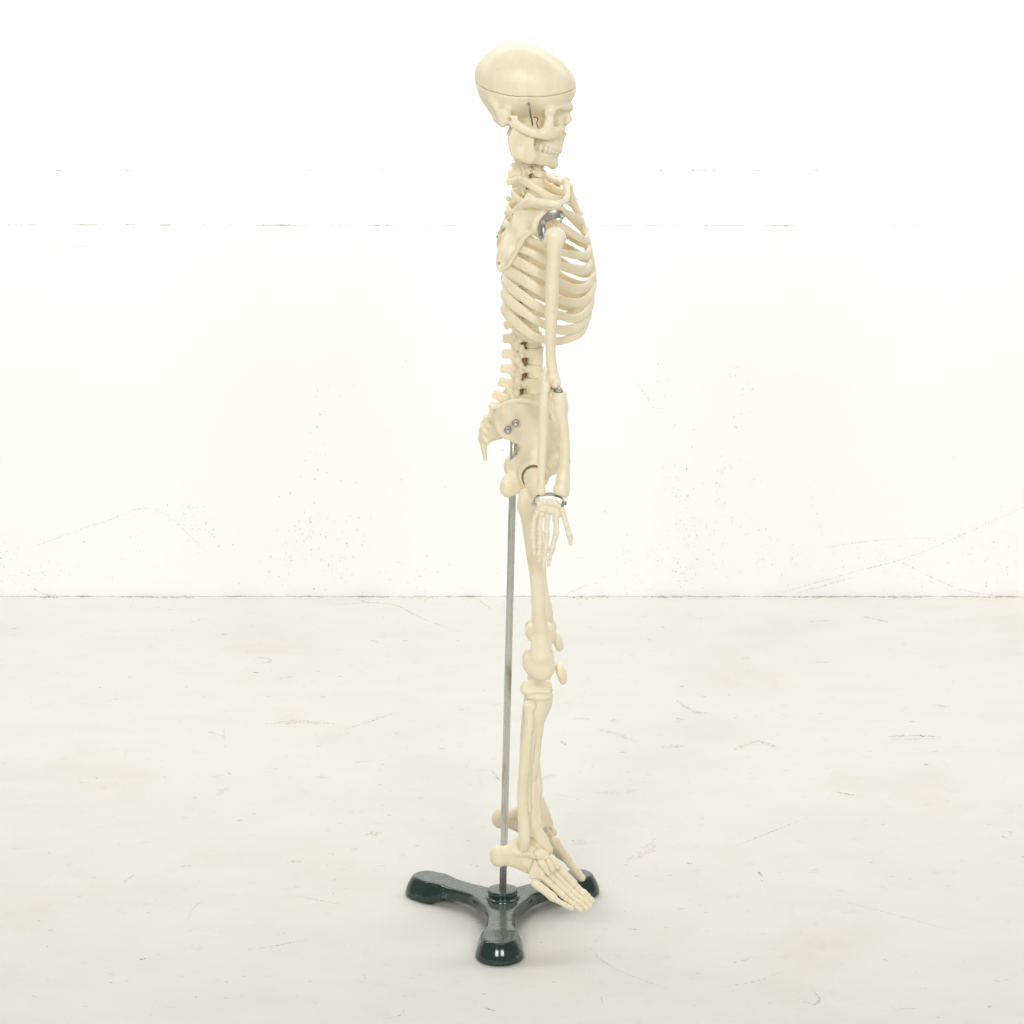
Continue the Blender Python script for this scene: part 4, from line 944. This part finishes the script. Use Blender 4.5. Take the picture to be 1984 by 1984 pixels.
cluster(1720, 1080, 90, 30, 40, .8); cluster(1920, 1050, 35, 40, 24, 2.2); cluster(80, 1110, 45, 20, 22, .5); cluster(20, 1080, 20, 25, 12, .7); cluster(820, 1110, 70, 22, 26, .7); cluster(250, 1060, 60, 25, 10, 2.6); cluster(1500, 960, 200, 80, 24, 1.0, ln=4); cluster(700, 900, 200, 120, 22, 1.0, ln=4)
for a, w in [([(60, 1135), (90, 1150), (120, 1150)], 1.4), ([(70, 1056), (200, 1010), (300, 985), (400, 1065)], .9), ([(1500, 1150), (1640, 1110), (1780, 1070), (1984, 980)], .9), ([(1540, 1148), (1660, 1115)], 1.4), ([(1740, 1085), (1860, 1140), (1984, 1158)], 1.2), ([(1540, 1070), (1700, 1045), (1900, 1040)], .7), ([(1100, 1148), (1140, 1130)], 1.2), ([(1560, 1060), (1530, 1085)], .8), ([(1230, 735), (1275, 800)], .9), ([(80, 478), (230, 474)], .7), ([(100, 492), (130, 493)], .6)]:
    wm(a, w, 0)
for x0, x1, w_, m in [(0, 80, .8, 0), (80, 140, .35, 0), (140, 205, 1.3, 1), (236, 290, 1.1, 1), (292, 340, 1.5, 1), (340, 480, .4, 0), (485, 600, 1.3, 1), (600, 690, .5, 0), (690, 775, 1.1, 1), (775, 940, .3, 0), (1130, 1190, .35, 0), (1190, 1290, 1.1, 0), (1290, 1470, .4, 0), (1480, 1556, 1.3, 1), (1556, 1984, .3, 0)]:
    wm([(x0 + (x1 - x0) * i / 6, 433.8 + rng.uniform(-.5, .5) + (x0 + (x1 - x0) * i / 6) * .0015) for i in range(7)], w_ * 1.1, 5, .4)
    if m == 1: wm([(x0 + (x1 - x0) * (.25 + .08 * i), 434.3 + (x0 + (x1 - x0) * i / 6) * .0015) for i in range(7)], w_ * .55, 4, .5)
low = surface('low_wall', [(-6, YW, -.01), (6, YW, -.01), (6, YW, ZT), (-6, YW, ZT)], fr_, WM, M_wall)
ledge = surface('ledge', [(-6, YW, ZT), (6, YW, ZT), (6, YB, ZT), (-6, YB, ZT)], up_, [], M_wall)
BM = []
for x0, x1, w_ in [(40, 330, 1.3), (330, 500, .6), (500, 830, 1.0), (1150, 1500, 1.3), (1540, 1700, 1.2), (1700, 1984, .7)]:
    BM.append(([W(x0 + (x1 - x0) * i / 8, 329.5 + rng.uniform(-.6, .6), YB) for i in range(9)], w_ * .0006, 5, .4))
BM.append(([W(288, 350, YB), W(292, 354, YB), W(290, 357, YB)], .0012, 0, .3))
surface('back_wall', [(-6, YB, ZT - .4), (6, YB, ZT - .4), (6, YB, 4), (-6, YB, 4)], fr_, BM, M_wall)

# ================= LIGHT =================
def area(name, loc, tgt, size, power, col=(1, 1, 1)):
    l = bpy.data.lights.new(name, 'AREA'); l.shape = 'RECTANGLE'; l.size, l.size_y = size; l.energy = power; l.color = col
    o = bpy.data.objects.new(name, l); COL.objects.link(o); o.location = loc
    o.rotation_euler = (Vector(tgt) - Vector(loc)).to_track_quat('-Z', 'Y').to_euler(); return o
area('softbox_lamp', (-.9, -3.4, 1.9), (0, .3, .5), (.8, .9), 35.0)
area('softbox_lamp', (.9, -3.4, 1.9), (0, .3, .5), (.8, .9), 35.0)
area('ceiling_lamp', (0, -.6, 3.4), (0, .2, 0), (2.4, 1.8), 12.0)
area('background_lamp', (0, .68, 1.75), (0, 1.1, .3), (5.0, .3), 32.0)
w = bpy.data.worlds.new('World'); scene.world = w; w.use_nodes = True
w.node_tree.nodes['Background'].inputs[0].default_value = (1.0, .995, .97, 1); w.node_tree.nodes['Background'].inputs[1].default_value = .28

# ================= CAMERA =================
cam = bpy.data.cameras.new('camera'); co = bpy.data.objects.new('camera', cam); COL.objects.link(co)
cam.sensor_width = 36; cam.lens = 36 * F; cam.clip_end = 100; cam.clip_start = .05
co.location = CAM; co.rotation_euler = (math.pi / 2 - PITCH, 0, 0); scene.camera = co
scene.view_settings.view_transform = 'Standard'; scene.view_settings.look = 'None'; scene.view_settings.exposure = 0.22; scene.view_settings.gamma = 1
scene.render.film_transparent = False
scene.cycles.max_bounces = 8; scene.cycles.diffuse_bounces = 5; scene.cycles.transparent_max_bounces = 24
